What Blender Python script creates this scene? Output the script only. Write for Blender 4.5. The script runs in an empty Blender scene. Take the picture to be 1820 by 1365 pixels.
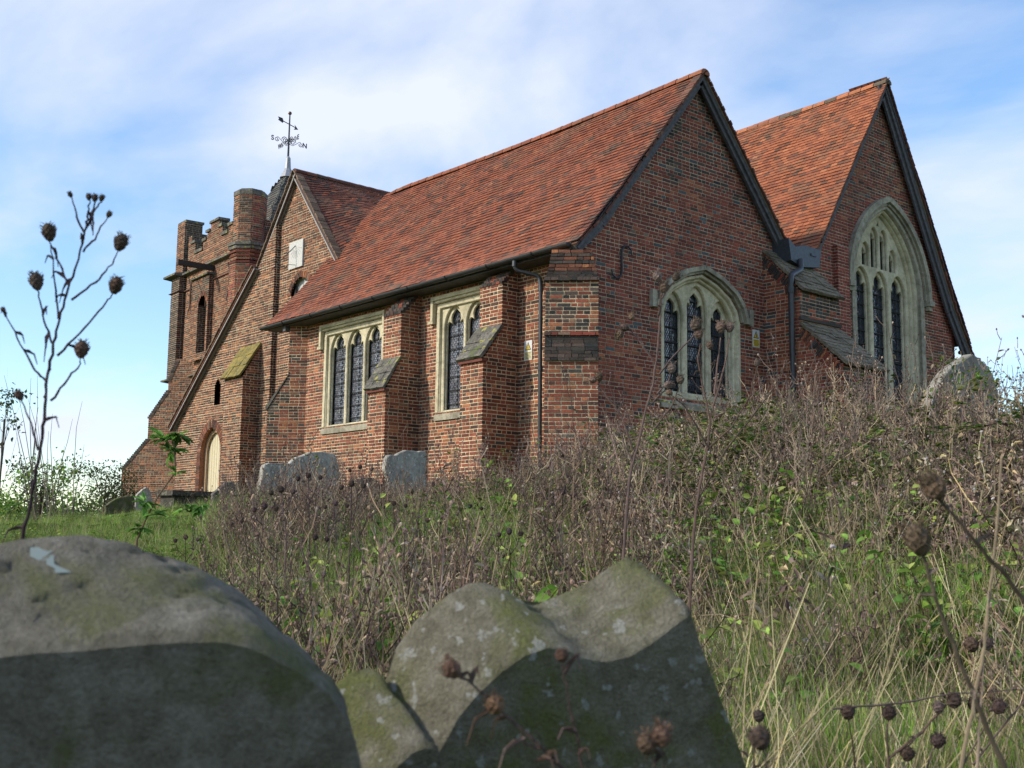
import bpy, bmesh, math, random
import numpy as np
from mathutils import Vector, Matrix, noise as mnoise
rnd = random.Random(11)
nrs = np.random.RandomState(5)
R_ = math.radians
scene = bpy.context.scene
COL = scene.collection

# ------------------------------------------------------------------ camera
CAMP = np.array([14.1568, -13.5552, -1.2702])
AR = np.array([0.6464, 0.7628, 0.0133]); AU = np.array([0.0953, -0.0981, 0.9906]); AF = np.array([-0.757, 0.6391, 0.1361])
FPX = 2067.1
cam = bpy.data.cameras.new("camera"); camo = bpy.data.objects.new("camera", cam); COL.objects.link(camo)
m = Matrix.Identity(4)
for i in range(3):
    m[i][0] = AR[i]; m[i][1] = AU[i]; m[i][2] = -AF[i]; m[i][3] = CAMP[i]
camo.matrix_world = m
cam.sensor_width = 36; cam.lens = FPX / 1820 * 36; cam.clip_start = 0.05; cam.clip_end = 5000
cam.dof.use_dof = True; cam.dof.focus_distance = 20.0; cam.dof.aperture_fstop = 14.0
scene.camera = camo

# ------------------------------------------------------------------ sky, sun, exposure
SUN_DIR = Vector((-0.39, -0.92, 0.0)).normalized(); SUN_EL = R_(31)
sdir = Vector((SUN_DIR.x * math.cos(SUN_EL), SUN_DIR.y * math.cos(SUN_EL), math.sin(SUN_EL)))
world = bpy.data.worlds.new("World"); scene.world = world; world.use_nodes = True
nt = world.node_tree; nt.nodes.clear()
def N(nt, t, **k):
    n = nt.nodes.new(t)
    for a, b in k.items(): setattr(n, a, b)
    return n
wo = N(nt, 'ShaderNodeOutputWorld'); bg = N(nt, 'ShaderNodeBackground'); bg.inputs[1].default_value = 0.13
sky = N(nt, 'ShaderNodeTexSky', sky_type='NISHITA', sun_disc=False)
sky.sun_elevation = SUN_EL; sky.sun_rotation = math.atan2(sdir.x, sdir.y)
sky.air_density = 1.0; sky.dust_density = 0.5; sky.ozone_density = 2.0
tc = N(nt, 'ShaderNodeTexCoord')
sep = N(nt, 'ShaderNodeSeparateXYZ'); nt.links.new(tc.outputs['Generated'], sep.inputs[0])
zadd = N(nt, 'ShaderNodeMath', operation='MAXIMUM'); nt.links.new(sep.outputs[2], zadd.inputs[0]); zadd.inputs[1].default_value = 0.0
zz = N(nt, 'ShaderNodeMath', operation='ADD'); nt.links.new(zadd.outputs[0], zz.inputs[0]); zz.inputs[1].default_value = 0.22
dv = N(nt, 'ShaderNodeVectorMath', operation='DIVIDE')
cmb = N(nt, 'ShaderNodeCombineXYZ')
for i in range(3): nt.links.new(zz.outputs[0], cmb.inputs[i])
nt.links.new(tc.outputs['Generated'], dv.inputs[0]); nt.links.new(cmb.outputs[0], dv.inputs[1])
mp = N(nt, 'ShaderNodeMapping'); mp.inputs['Rotation'].default_value = (0, 0, R_(35)); mp.inputs['Scale'].default_value = (0.75, 1.15, 1)
mp.inputs['Location'].default_value = (0.35, 1.9, 0)
nt.links.new(dv.outputs[0], mp.inputs[0])
n1 = N(nt, 'ShaderNodeTexNoise'); n1.inputs['Scale'].default_value = 1.15; n1.inputs['Detail'].default_value = 9; n1.inputs['Roughness'].default_value = 0.50; n1.inputs['Distortion'].default_value = 0.5
n2 = N(nt, 'ShaderNodeTexNoise'); n2.inputs['Scale'].default_value = 5.0; n2.inputs['Detail'].default_value = 7; n2.inputs['Roughness'].default_value = 0.55
nt.links.new(mp.outputs[0], n1.inputs['Vector']); nt.links.new(mp.outputs[0], n2.inputs['Vector'])
ad = N(nt, 'ShaderNodeMath', operation='MULTIPLY_ADD'); nt.links.new(n2.outputs[0], ad.inputs[0]); ad.inputs[1].default_value = 0.16; nt.links.new(n1.outputs[0], ad.inputs[2])
mr = N(nt, 'ShaderNodeMapRange', interpolation_type='SMOOTHSTEP'); nt.links.new(sep.outputs[2], mr.inputs[0])
for i_, v_ in ((1, 0.03), (2, 0.24), (3, -0.10), (4, 0.0)): mr.inputs[i_].default_value = v_
a2 = N(nt, 'ShaderNodeMath', operation='ADD'); nt.links.new(ad.outputs[0], a2.inputs[0]); nt.links.new(mr.outputs[0], a2.inputs[1])
cr = N(nt, 'ShaderNodeValToRGB'); nt.links.new(a2.outputs[0], cr.inputs[0])
cr.color_ramp.elements[0].position = 0.50; cr.color_ramp.elements[0].color = (0.10, 0.10, 0.10, 1)
cr.color_ramp.elements[1].position = 0.72; cr.color_ramp.elements[1].color = (0.97, 0.97, 0.97, 1)
mx = N(nt, 'ShaderNodeMix', data_type='RGBA'); nt.links.new(cr.outputs[0], mx.inputs[0])
hs = N(nt, 'ShaderNodeHueSaturation'); hs.inputs['Saturation'].default_value = 1.18; hs.inputs['Value'].default_value = 1.40
nt.links.new(sky.outputs[0], hs.inputs['Color'])
nt.links.new(hs.outputs[0], mx.inputs[6]); mx.inputs[7].default_value = (5.0, 5.35, 6.3, 1)
nt.links.new(mx.outputs[2], bg.inputs[0]); nt.links.new(bg.outputs[0], wo.inputs[0])
sl = bpy.data.lights.new("sun", 'SUN'); sl.energy = 3.15; sl.angle = R_(3.0); sl.color = (1.0, 0.93, 0.82)
slo = bpy.data.objects.new("sun", sl); COL.objects.link(slo); slo.rotation_euler = sdir.to_track_quat('Z', 'Y').to_euler()
scene.view_settings.view_transform = 'Standard'; scene.view_settings.look = 'None'
scene.view_settings.exposure = 0.45; scene.view_settings.gamma = 1.0; scene.view_settings.use_curve_mapping = False

# ------------------------------------------------------------------ helpers
def at(px, py, d):
    """world point on the ray through a measured photo pixel, d metres along the view axis"""
    return CAMP + (AF + AR * (px - 910) / FPX - AU * (py - 682.5) / FPX) * d
def tag(o, label=None, cat=None, group=None, kind=None):
    if label: o['label'] = label
    if cat: o['category'] = cat
    if group: o['group'] = group
    if kind: o['kind'] = kind
    return o
def empty(name, loc=(0, 0, 0)):
    o = bpy.data.objects.new(name, None); COL.objects.link(o); o.location = loc; o.empty_display_size = 0.2
    return o
PINV = {}
def link(name, me, parent=None):
    o = bpy.data.objects.new(name, me); COL.objects.link(o)
    if parent is not None: adopt(o, parent)
    return o
def wloc(o):
    """world place of an unrotated object"""
    l = o.location.copy()
    if o.parent is not None: l = wloc(o.parent) + o.matrix_parent_inverse.translation + l
    return l
def adopt(o, parent):
    o.parent = parent; o.matrix_parent_inverse = Matrix.Translation(-wloc(parent))
class MB:
    """collects polygons with a colour each"""
    def __init__(s): s.v = []; s.f = []; s.c = []
    def face(s, pts, col=(1, 1, 1)):
        i = len(s.v); s.v.extend([tuple(p) for p in pts]); s.f.append(tuple(range(i, i + len(pts)))); s.c.append(col)
    def mesh(s, vs, fs, col=(1, 1, 1)):
        i = len(s.v); s.v.extend([tuple(p) for p in vs])
        for f in fs: s.f.append(tuple(a + i for a in f)); s.c.append(col)
    def box(s, o, a, b, c, col=(1, 1, 1), j=0):
        o = np.array(o, float); a = np.array(a, float); b = np.array(b, float); c = np.array(c, float)
        P = [o, o + a, o + a + b, o + b, o + c, o + a + c, o + a + b + c, o + b + c]
        if j: P = [p + nrs.uniform(-j, j, 3) for p in P]
        s.mesh(P, [(0, 3, 2, 1), (4, 5, 6, 7), (0, 1, 5, 4), (1, 2, 6, 5), (2, 3, 7, 6), (3, 0, 4, 7)], col)
    def prism(s, poly, ext, col=(1, 1, 1)):
        """poly: 3D points, extruded by ext"""
        n = len(poly); A = [np.array(p, float) for p in poly]; B = [p + np.array(ext, float) for p in A]
        s.mesh(A + B, [tuple(range(n))[::-1], tuple(range(n, 2 * n))] + [(i, (i + 1) % n, n + (i + 1) % n, n + i) for i in range(n)], col)
    def tube(s, pts, r, n=8, col=(1, 1, 1), cap=True):
        pts = [np.array(p, float) for p in pts]; k = len(pts)
        rs = r if isinstance(r, (list, tuple)) else [r] * k
        vs = []; pu = None
        for i in range(k):
            d = pts[min(i + 1, k - 1)] - pts[max(i - 1, 0)]; d = d / (np.linalg.norm(d) + 1e-9)
            if pu is None:
                pu = np.cross(d, (0, 0, 1.)) if abs(d[2]) < .95 else np.cross(d, (1., 0, 0))
            pu = pu - d * (pu @ d); pu = pu / (np.linalg.norm(pu) + 1e-9); q = np.cross(d, pu)
            for a in range(n):
                t = 2 * math.pi * a / n; vs.append(pts[i] + (pu * math.cos(t) + q * math.sin(t)) * rs[i])
        fs = [(i * n + a, i * n + (a + 1) % n, (i + 1) * n + (a + 1) % n, (i + 1) * n + a) for i in range(k - 1) for a in range(n)]
        if cap: fs += [tuple(range(n))[::-1], tuple(range((k - 1) * n, k * n))]
        s.mesh(vs, fs, col)
    def build(s, name, mat, parent=None, smooth=False, recalc=True):
        me = bpy.data.meshes.new(name or 'piece'); me.from_pydata(s.v, [], s.f)
        a = me.attributes.new('col', 'FLOAT_COLOR', 'CORNER')
        cols = np.ones((len(me.loops), 4), dtype=np.float32); k = 0
        cc = np.array(s.c, dtype=np.float32).reshape(-1, 3); ln = np.array([len(f) for f in s.f])
        cols[:, :3] = np.repeat(cc, ln, axis=0)
        a.data.foreach_set('color', cols.ravel())
        if recalc:
            bm = bmesh.new(); bm.from_mesh(me); bmesh.ops.recalc_face_normals(bm, faces=bm.faces); bm.to_mesh(me); bm.free()
        for mm in (mat if isinstance(mat, (list, tuple)) else [mat]): me.materials.append(mm)
        if smooth: me.polygons.foreach_set('use_smooth', [True] * len(me.polygons))
        me.update()
        return link(name, me, parent) if name else me

# ------------------------------------------------------------------ materials
def material(name): 
    mt = bpy.data.materials.new(name); mt.use_nodes = True; t = mt.node_tree; b = t.nodes['Principled BSDF']; return mt, t, b
def noise(t, scale, detail=4, rough=.55, coord='pos', dist=0):
    n = N(t, 'ShaderNodeTexNoise'); n.inputs['Scale'].default_value = scale; n.inputs['Detail'].default_value = detail
    n.inputs['Roughness'].default_value = rough; n.inputs['Distortion'].default_value = dist
    if coord == 'pos':
        g = N(t, 'ShaderNodeNewGeometry'); t.links.new(g.outputs['Position'], n.inputs['Vector'])
    else:
        g = N(t, 'ShaderNodeTexCoord'); t.links.new(g.outputs['Object'], n.inputs['Vector'])
    return n
def ramp(t, src, stops):
    r = N(t, 'ShaderNodeValToRGB'); t.links.new(src, r.inputs[0]); e = r.color_ramp.elements
    while len(e) > 1: e.remove(e[0])
    e[0].position = stops[0][0]; e[0].color = (*stops[0][1], 1)
    for p, c in stops[1:]:
        q = e.new(p); q.color = (*c, 1)
    return r
def mixc(t, fac, a, b, mode='MIX'):
    m_ = N(t, 'ShaderNodeMix', data_type='RGBA', blend_type=mode)
    for s, v in ((0, fac), (6, a), (7, b)):
        if hasattr(v, 'is_linked') or hasattr(v, 'links'): t.links.new(v, m_.inputs[s])
        elif isinstance(v, (int, float)): m_.inputs[s].default_value = v
        else: m_.inputs[s].default_value = (*v, 1)
    return m_.outputs[2]
def bump(t, b, h, strength=.4, dist=.01):
    n = N(t, 'ShaderNodeBump'); n.inputs['Strength'].default_value = strength; n.inputs['Distance'].default_value = dist
    t.links.new(h, n.inputs['Height']); t.links.new(n.outputs[0], b.inputs['Normal'])
def attr(t, name='col'):
    a = N(t, 'ShaderNodeAttribute'); a.attribute_name = name; return a.outputs['Color']
g3 = lambda v: (v, v, v)
def mat_brick():
    mt, t, b = material('brick'); c = attr(t)
    n = noise(t, 38, 6, .65); c = mixc(t, 0.75, c, ramp(t, n.outputs[0], [(.3, g3(.55)), (.52, g3(1)), (.75, g3(1.5))]).outputs[0], 'MULTIPLY')
    n2 = noise(t, 1.6, 5, .6); c = mixc(t, .5, c, ramp(t, n2.outputs[0], [(.34, (.58, .56, .55)), (.48, g3(1)), (.66, (1.28, 1.22, 1.15))]).outputs[0], 'MULTIPLY')
    n3 = noise(t, 60, 3, .6); w = ramp(t, n3.outputs[0], [(.62, g3(0)), (.74, g3(.35))])   # lime smears
    c = mixc(t, w.outputs[0], c, (.42, .35, .26))
    t.links.new(c, b.inputs['Base Color']); b.inputs['Roughness'].default_value = .92; b.inputs['Specular IOR Level'].default_value = .2
    bump(t, b, n.outputs[0], .6, .008); return mt
def mat_mortar(name, col):
    mt, t, b = material(name); n = noise(t, 22, 6, .7); k = noise(t, .9, 4, .6)
    c = mixc(t, 1, col, ramp(t, n.outputs[0], [(.3, g3(.55)), (.6, g3(1.15))]).outputs[0], 'MULTIPLY')
    c = mixc(t, .7, c, ramp(t, k.outputs[0], [(.35, g3(.6)), (.6, g3(1.15))]).outputs[0], 'MULTIPLY')
    t.links.new(c, b.inputs['Base Color']); b.inputs['Roughness'].default_value = .95; b.inputs['Specular IOR Level'].default_value = .1
    bump(t, b, n.outputs[0], .6, .01); return mt
def mat_tile():
    mt, t, b = material('clay_tile'); c = attr(t)
    n = noise(t, 30, 5, .65); c = mixc(t, .7, c, ramp(t, n.outputs[0], [(.3, g3(.6)), (.7, g3(1.35))]).outputs[0], 'MULTIPLY')
    n2 = noise(t, 1.3, 5, .65); c = mixc(t, ramp(t, n2.outputs[0], [(.50, g3(0)), (.68, g3(.6))]).outputs[0], c, (.12, .085, .055))
    n3 = noise(t, 75, 3, .6); c = mixc(t, ramp(t, n3.outputs[0], [(.63, g3(0)), (.72, g3(.55))]).outputs[0], c, (.34, .31, .24))
    t.links.new(c, b.inputs['Base Color']); b.inputs['Roughness'].default_value = .85; b.inputs['Specular IOR Level'].default_value = .25
    bump(t, b, n.outputs[0], .5, .006); return mt
def mat_stone(name, cols, sc=14, lichen=None, lsc=30, lth=.6, b_=.5, moss=None, msc=3, mth=.55, stain=.55):
    mt, t, b = material(name)
    n = noise(t, sc, 7, .65); c = ramp(t, n.outputs[0], [(.3, cols[0]), (.5, cols[1]), (.72, cols[2])]).outputs[0]
    k = noise(t, 2.2, 5, .6); c = mixc(t, .8, c, ramp(t, k.outputs[0], [(.36, g3(stain)), (.58, g3(1.08))]).outputs[0], 'MULTIPLY')
    if moss:
        q = noise(t, msc, 6, .65, dist=.4); c = mixc(t, ramp(t, q.outputs[0], [(mth, g3(0)), (mth + .12, g3(.9))]).outputs[0], c, moss)
    if lichen:
        q = noise(t, lsc, 3, .5); c = mixc(t, ramp(t, q.outputs[0], [(lth, g3(0)), (lth + .04, g3(.85))]).outputs[0], c, lichen)
    t.links.new(c, b.inputs['Base Color']); b.inputs['Roughness'].default_value = .9; b.inputs['Specular IOR Level'].default_value = .2
    gq = noise(t, sc * 7, 5, .75); c = mixc(t, .55, c, ramp(t, gq.outputs[0], [(.34, g3(.55)), (.5, g3(1)), (.66, g3(1.35))]).outputs[0], 'MULTIPLY'); t.links.new(c, b.inputs['Base Color'])
    h = noise(t, sc * 5, 6, .7); bump(t, b, h.outputs[0], b_, .01); return mt
def mat_plain(name, col, rough=.7, metal=0, var=.25, sc=20):
    mt, t, b = material(name); n = noise(t, sc, 5, .6)
    c = mixc(t, 1, col, ramp(t, n.outputs[0], [(.3, g3(1 - var)), (.7, g3(1 + var))]).outputs[0], 'MULTIPLY')
    t.links.new(c, b.inputs['Base Color']); b.inputs['Roughness'].default_value = rough; b.inputs['Metallic'].default_value = metal
    return mt
def mat_glass(name, col):
    mt, t, b = material(name); n = noise(t, 7, 3, .6)
    c = mixc(t, 1, col, ramp(t, n.outputs[0], [(.3, g3(.55)), (.7, g3(1.5))]).outputs[0], 'MULTIPLY')
    t.links.new(c, b.inputs['Base Color']); b.inputs['Roughness'].default_value = .12; b.inputs['Specular IOR Level'].default_value = .9
    b.inputs['Coat Weight'].default_value = .6; b.inputs['Coat Roughness'].default_value = .05
    return mt
def mat_leaf(name, trans=.35, rough=.6):
    mt, t, b = material(name); c = attr(t)
    oi = N(t, 'ShaderNodeObjectInfo'); c = mixc(t, 1, c, ramp(t, oi.outputs['Random'], [(0, g3(.6)), (.5, g3(1)), (1, g3(1.45))]).outputs[0], 'MULTIPLY')
    n = noise(t, 25, 3, .5); c = mixc(t, .6, c, ramp(t, n.outputs[0], [(.3, g3(.7)), (.7, g3(1.3))]).outputs[0], 'MULTIPLY')
    t.links.new(c, b.inputs['Base Color']); b.inputs['Roughness'].default_value = rough; b.inputs['Specular IOR Level'].default_value = .25
    tr = N(t, 'ShaderNodeBsdfTranslucent'); t.links.new(c, tr.inputs[0]); ms = N(t, 'ShaderNodeMixShader'); ms.inputs[0].default_value = trans
    t.links.new(b.outputs[0], ms.inputs[1]); t.links.new(tr.outputs[0], ms.inputs[2])
    t.links.new(ms.outputs[0], t.nodes['Material Output'].inputs[0]); return mt
BR = mat_brick(); TILE = mat_tile()
MS = mat_mortar('lime_mortar', (.60, .46, .30)); ME = mat_mortar('old_mortar', (.46, .33, .23)); MT = mat_mortar('tower_mortar', (.44, .33, .22))
STONE = mat_stone('limestone', [(.38, .335, .215), (.54, .475, .315), (.62, .56, .40)], 10, stain=.72, b_=.25)
STONEW = mat_stone('weathered_limestone', [(.21, .185, .13), (.34, .305, .225), (.43, .395, .30)], 9, lichen=(.30, .26, .10), lsc=18, lth=.66, stain=.6)
COPE = mat_stone('weathered_coping', [(.07, .065, .055), (.14, .13, .11), (.24, .22, .18)], 16, lichen=(.30, .28, .08), lsc=7, lth=.60, moss=(.10, .13, .03), msc=4, mth=.56)
YCOPE = mat_stone('yellow_lichen_coping', [(.14, .12, .05), (.25, .19, .05), (.30, .24, .07)], 22, moss=(.11, .11, .06), msc=7, mth=.50)
MOSS = mat_stone('mossy_tile', [(.09, .07, .05), (.19, .155, .11), (.28, .24, .17)], 20, moss=(.11, .13, .035), msc=5, mth=.56, lichen=(.35, .33, .26), lsc=24, lth=.66)
IRON = mat_plain('black_iron', (.018, .018, .02), .45); PIPE = mat_plain('black_paint', (.03, .031, .033), .38, sc=8)
LEAD = mat_plain('lead', (.055, .065, .078), .5, .3); BARGE = mat_plain('weathered_timber', (.085, .08, .085), .8, var=.45, sc=14)
SOFFIT = mat_plain('pale_timber', (.30, .28, .25), .8, var=.2); CREAM = mat_plain('cream_paint', (.58, .50, .32), .55, var=.1)
VERGE = mat_mortar('verge_mortar', (.34, .28, .18)); GLS = mat_glass('leaded_glass', (.21, .21, .23)); GLE = mat_glass('dark_glass', (.02, .022, .028))  # grey of the leaded panes has reflected sky put into the base colour
WHITE = mat_plain('white_plate', (.62, .62, .60), .4, var=.06); YEL = mat_plain('yellow_plate', (.72, .50, .05), .4, var=.08); BLK = mat_plain('black_print', (.02, .02, .02), .5)
DIAL = mat_plain('dial_stone', (.50, .49, .45), .8, var=.15); TIMB = mat_plain('old_beam', (.035, .03, .027), .8)
SHING = mat_stone('grey_shingle', [(.05, .05, .045), (.09, .09, .08), (.15, .15, .13)], 20, b_=.4)

# ------------------------------------------------------------------ brick laying
PAL = {
 'south': [((0.227, 0.074, 0.044), 40), ((0.170, 0.059, 0.039), 24), ((0.086, 0.047, 0.037), 17), ((0.322, 0.125, 0.061), 9), ((0.080, 0.071, 0.059), 4), ((0.209, 0.117, 0.071), 6)],
 'east': [((0.222, 0.059, 0.041), 38), ((0.156, 0.047, 0.036), 30), ((0.267, 0.085, 0.048), 12), ((0.091, 0.054, 0.046), 10), ((0.082, 0.095, 0.099), 4), ((0.183, 0.116, 0.083), 5)],
 'eastlow': [((0.293, 0.084, 0.047), 42), ((0.222, 0.061, 0.041), 30), ((0.339, 0.122, 0.059), 14), ((0.091, 0.054, 0.045), 8), ((0.077, 0.085, 0.085), 4)],
 'tower': [((0.188, 0.078, 0.044), 34), ((0.135, 0.061, 0.041), 26), ((0.082, 0.053, 0.039), 20), ((0.305, 0.129, 0.062), 14), ((0.202, 0.144, 0.094), 7)],
 'wing': [((0.179, 0.075, 0.046), 32), ((0.126, 0.055, 0.037), 28), ((0.073, 0.044, 0.035), 20), ((0.305, 0.129, 0.062), 11), ((0.184, 0.125, 0.083), 9)],
 'tower_shade': [((0.090, 0.035, 0.027), 50), ((0.063, 0.030, 0.026), 30), ((0.047, 0.038, 0.034), 20)],  # deep tones put the shade of east-facing returns into the brick colour
 'red': [((0.248, 0.060, 0.044), 60), ((0.195, 0.049, 0.038), 40)],
 'dark': [((0.056, 0.048, 0.041), 45), ((0.092, 0.067, 0.055), 35), ((0.038, 0.038, 0.036), 20)],
}
def pick(p):
    t = rnd.uniform(0, sum(w for c, w in PAL[p]))
    for c, w in PAL[p]:
        t -= w
        if t <= 0: break
    k = rnd.uniform(.8, 1.22)
    return (c[0] * k * rnd.uniform(.95, 1.06), c[1] * k, c[2] * k)
def row_spans(poly, v):
    xs = []; n = len(poly)
    for i in range(n):
        (x0, y0), (x1, y1) = poly[i], poly[(i + 1) % n]
        if (y0 <= v < y1) or (y1 <= v < y0): xs.append(x0 + (v - y0) * (x1 - x0) / (y1 - y0))
    xs.sort(); return [(xs[i], xs[i + 1]) for i in range(0, len(xs) - 1, 2)]
def subtract(sp, cut):
    out = []
    for a, b in sp:
        segs = [(a, b)]
        for c, d in cut:
            nx = []
            for e, f in segs:
                if d <= e or c >= f: nx.append((e, f)); continue
                if c > e: nx.append((e, c))
                if d < f: nx.append((d, f))
            segs = nx
        out += segs
    return out
BRICKS = []          # (distance, parent key, box spec, colour)
GA = .067
def lay(key, mort, o, u, n, poly, holes=(), pal='south', palf=None, gauge=GA, proud=.007, v0=0.0, L=.225):
    """bricks in courses over the outline poly (u, z) on the plane through o, facing n; mort collects the mortar bed"""
    o = np.array(o, float); u = np.array(u, float); n = np.array(n, float); z = np.array([0, 0, 1.])
    zs = [p[1] for p in poly]; r0 = int(math.floor((min(zs) - v0) / gauge)); r1 = int(math.ceil((max(zs) - v0) / gauge))
    for r in range(r0, r1):
        za = v0 + r * gauge; zm = za + gauge / 2
        sp = row_spans(poly, zm); cut = []
        for h in holes: cut += row_spans(h, zm)
        wav = .003 * math.sin(r * 1.7)
        for a, b in subtract(sp, cut):
            if b - a < .02: continue
            mort.face([o + u * a + z * za, o + u * b + z * za, o + u * b + z * (za + gauge), o + u * a + z * (za + gauge)])
            hd = (r % 2 == 0)
            x = a
            step0 = L / 2 if hd else L
            k0 = math.floor(a / step0) + (0.5 if hd else 0.25)
            nxt = k0 * step0 + rnd.uniform(-.02, .02)
            while nxt <= a + .05: nxt += step0
            while x < b - .015:
                if b - nxt < .05: nxt = b
                e = min(nxt, b)
                jx = .0085
                c = pick(palf(((x + e) / 2), zm) if palf else pal)
                pr = proud + rnd.uniform(-.0025, .003)
                zb = za + .0075 + rnd.uniform(-.0015, .002) + wav; zt = za + gauge - .008 + rnd.uniform(-.002, .0015) + wav
                q = o + u * (x + jx * (x > a)) + z * zb
                BRICKS.append((key, q, u * (e - x - jx * ((x > a) + (e < b))), z * (zt - zb), n * pr, c))
                x = e
                st = step0
                if rnd.random() < .07: st = L / 2 if not hd else L
                nxt = e + st * rnd.uniform(.95, 1.05)
def flush_bricks(parents, loose):
    """loose: predicate for bricks kept as objects of their own (nearest first, at most 300)"""
    cand = [(float(np.linalg.norm(b[1] - CAMP)), i) for i, b in enumerate(BRICKS) if b[0] in loose and loose[b[0]](b[1])]
    cand.sort(); own = set(i for _, i in cand[:300])
    acc = {}
    def addbox(mb, q, a, b, c, col, j=.0016):
        P = [q, q + a, q + a + b, q + b]
        Fr = [p + c + nrs.uniform(-j, j, 3) for p in P]
        # slightly worn arrises: front face smaller than the foot
        ce = sum(Fr) / 4; Fr = [f + (ce - f) * .0 + (ce - f) / (np.linalg.norm(ce - f) + 1e-9) * .0035 for f in Fr]
        mb.mesh(P + Fr, [(4, 5, 6, 7), (0, 1, 5, 4), (1, 2, 6, 5), (2, 3, 7, 6), (3, 0, 4, 7)], col)
    for i, (key, q, a, b, c, col) in enumerate(BRICKS):
        if i in own:
            mb = MB(); ctr = q + a / 2 + b / 2; addbox(mb, q - ctr, a, b, c, col)
            ob = mb.build('brick', BR, None, recalc=False); par = parents[key]
            adopt(ob, par); ob.location = Vector(ctr)
            continue
        if key not in acc: acc[key] = MB()
        addbox(acc[key], q, a, b, c, col)
    for key, mb in acc.items():
        o = mb.build('brickwork', BR, parents[key], recalc=False); tag(o, kind='stuff')
X = np.array([1., 0, 0]); Y = np.array([0, 1., 0]); Z = np.array([0, 0, 1.])
church = empty('church', (0, 0, 0))
tag(church, 'old red brick church with steep tiled roofs, two east gables and a battlemented tower', 'church')
PAR = {}
def tag_stuff(mb, name, mat, parent): return tag(mb.build(name, mat, parent), kind='stuff')
def part(key, name, mb, mat, parent=None, **k):
    o = mb.build(name, mat, parent or church, recalc=False, **k); PAR[key] = o; return o

# ---------------- pointed/cusped shapes
def arch_pts(c, hw, spring, rise, n=10, point=True, base=None):
    """closed outline of an opening: bottom base, springing height spring, top rise above"""
    pts = []
    if base is not None: pts += [(c - hw, base)]
    for i in range(n + 1):
        t = i / n
        a = t * math.pi / 2
        if point: # two-centred
            x = -hw * math.cos(a) ** 1.15; y = rise * (math.sin(a) ** .92)
            if i == n: x = 0
        else: x = -hw * math.cos(a); y = rise * math.sin(a)
        pts.append((c + x, spring + y))
    right = [(2 * c - x, y) for x, y in reversed(pts[:-1])]
    return pts + right
CUSP = [(-1, -.1), (-1, .10), (-.99, .32), (-.92, .50), (-.78, .60), (-.60, .56), (-.42, .44), (-.50, .64), (-.52, .86), (-.42, 1.06), (-.22, 1.20), (0, 1.36)]
def cusp_pts(c, hw, spring, base, k=1.0):
    p = [(c - hw, base)] + [(c + x * hw, spring + y * hw * k) for x, y in CUSP]
    return p + [(2 * c - x, y) for x, y in reversed(p[:-1])]
def plate(name, outer, holes, o, u, n, depth, mat, parent, bevel=.012, back=0.0):
    """stone plate in plane (u, z): outline with holes, front at o + n*back, thickness depth behind it, chamfered"""
    cu = bpy.data.curves.new(name, 'CURVE'); cu.dimensions = '2D'; cu.fill_mode = 'BOTH'
    for pl in [outer] + list(holes):
        s = cu.splines.new('POLY'); s.points.add(len(pl) - 1)
        for i, p in enumerate(pl): s.points[i].co = (p[0], p[1], 0, 1)
        s.use_cyclic_u = True
    cu.extrude = max(depth / 2 - bevel, .001); cu.bevel_depth = bevel; cu.bevel_resolution = 0; cu.offset = -bevel
    tmp = bpy.data.objects.new('tmp', cu); COL.objects.link(tmp)
    dg = bpy.context.evaluated_depsgraph_get(); me = bpy.data.meshes.new_from_object(tmp.evaluated_get(dg)); bpy.data.objects.remove(tmp)
    o = np.array(o, float); n = np.array(n, float); u = np.array(u, float)
    co = np.empty(len(me.vertices) * 3, dtype=np.float32); me.vertices.foreach_get('co', co); co = co.reshape(-1, 3).astype(float)
    W = o + np.outer(co[:, 0], u) + np.outer(co[:, 1], Z) + np.outer(co[:, 2] + back - depth / 2, n)
    me.vertices.foreach_set('co', W.astype(np.float32).ravel()); me.materials.clear(); me.materials.append(mat); me.name = name
    if np.dot(np.cross(u, Z), n) < 0: me.flip_normals()
    me.update(); return link(name, me, parent)
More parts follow.
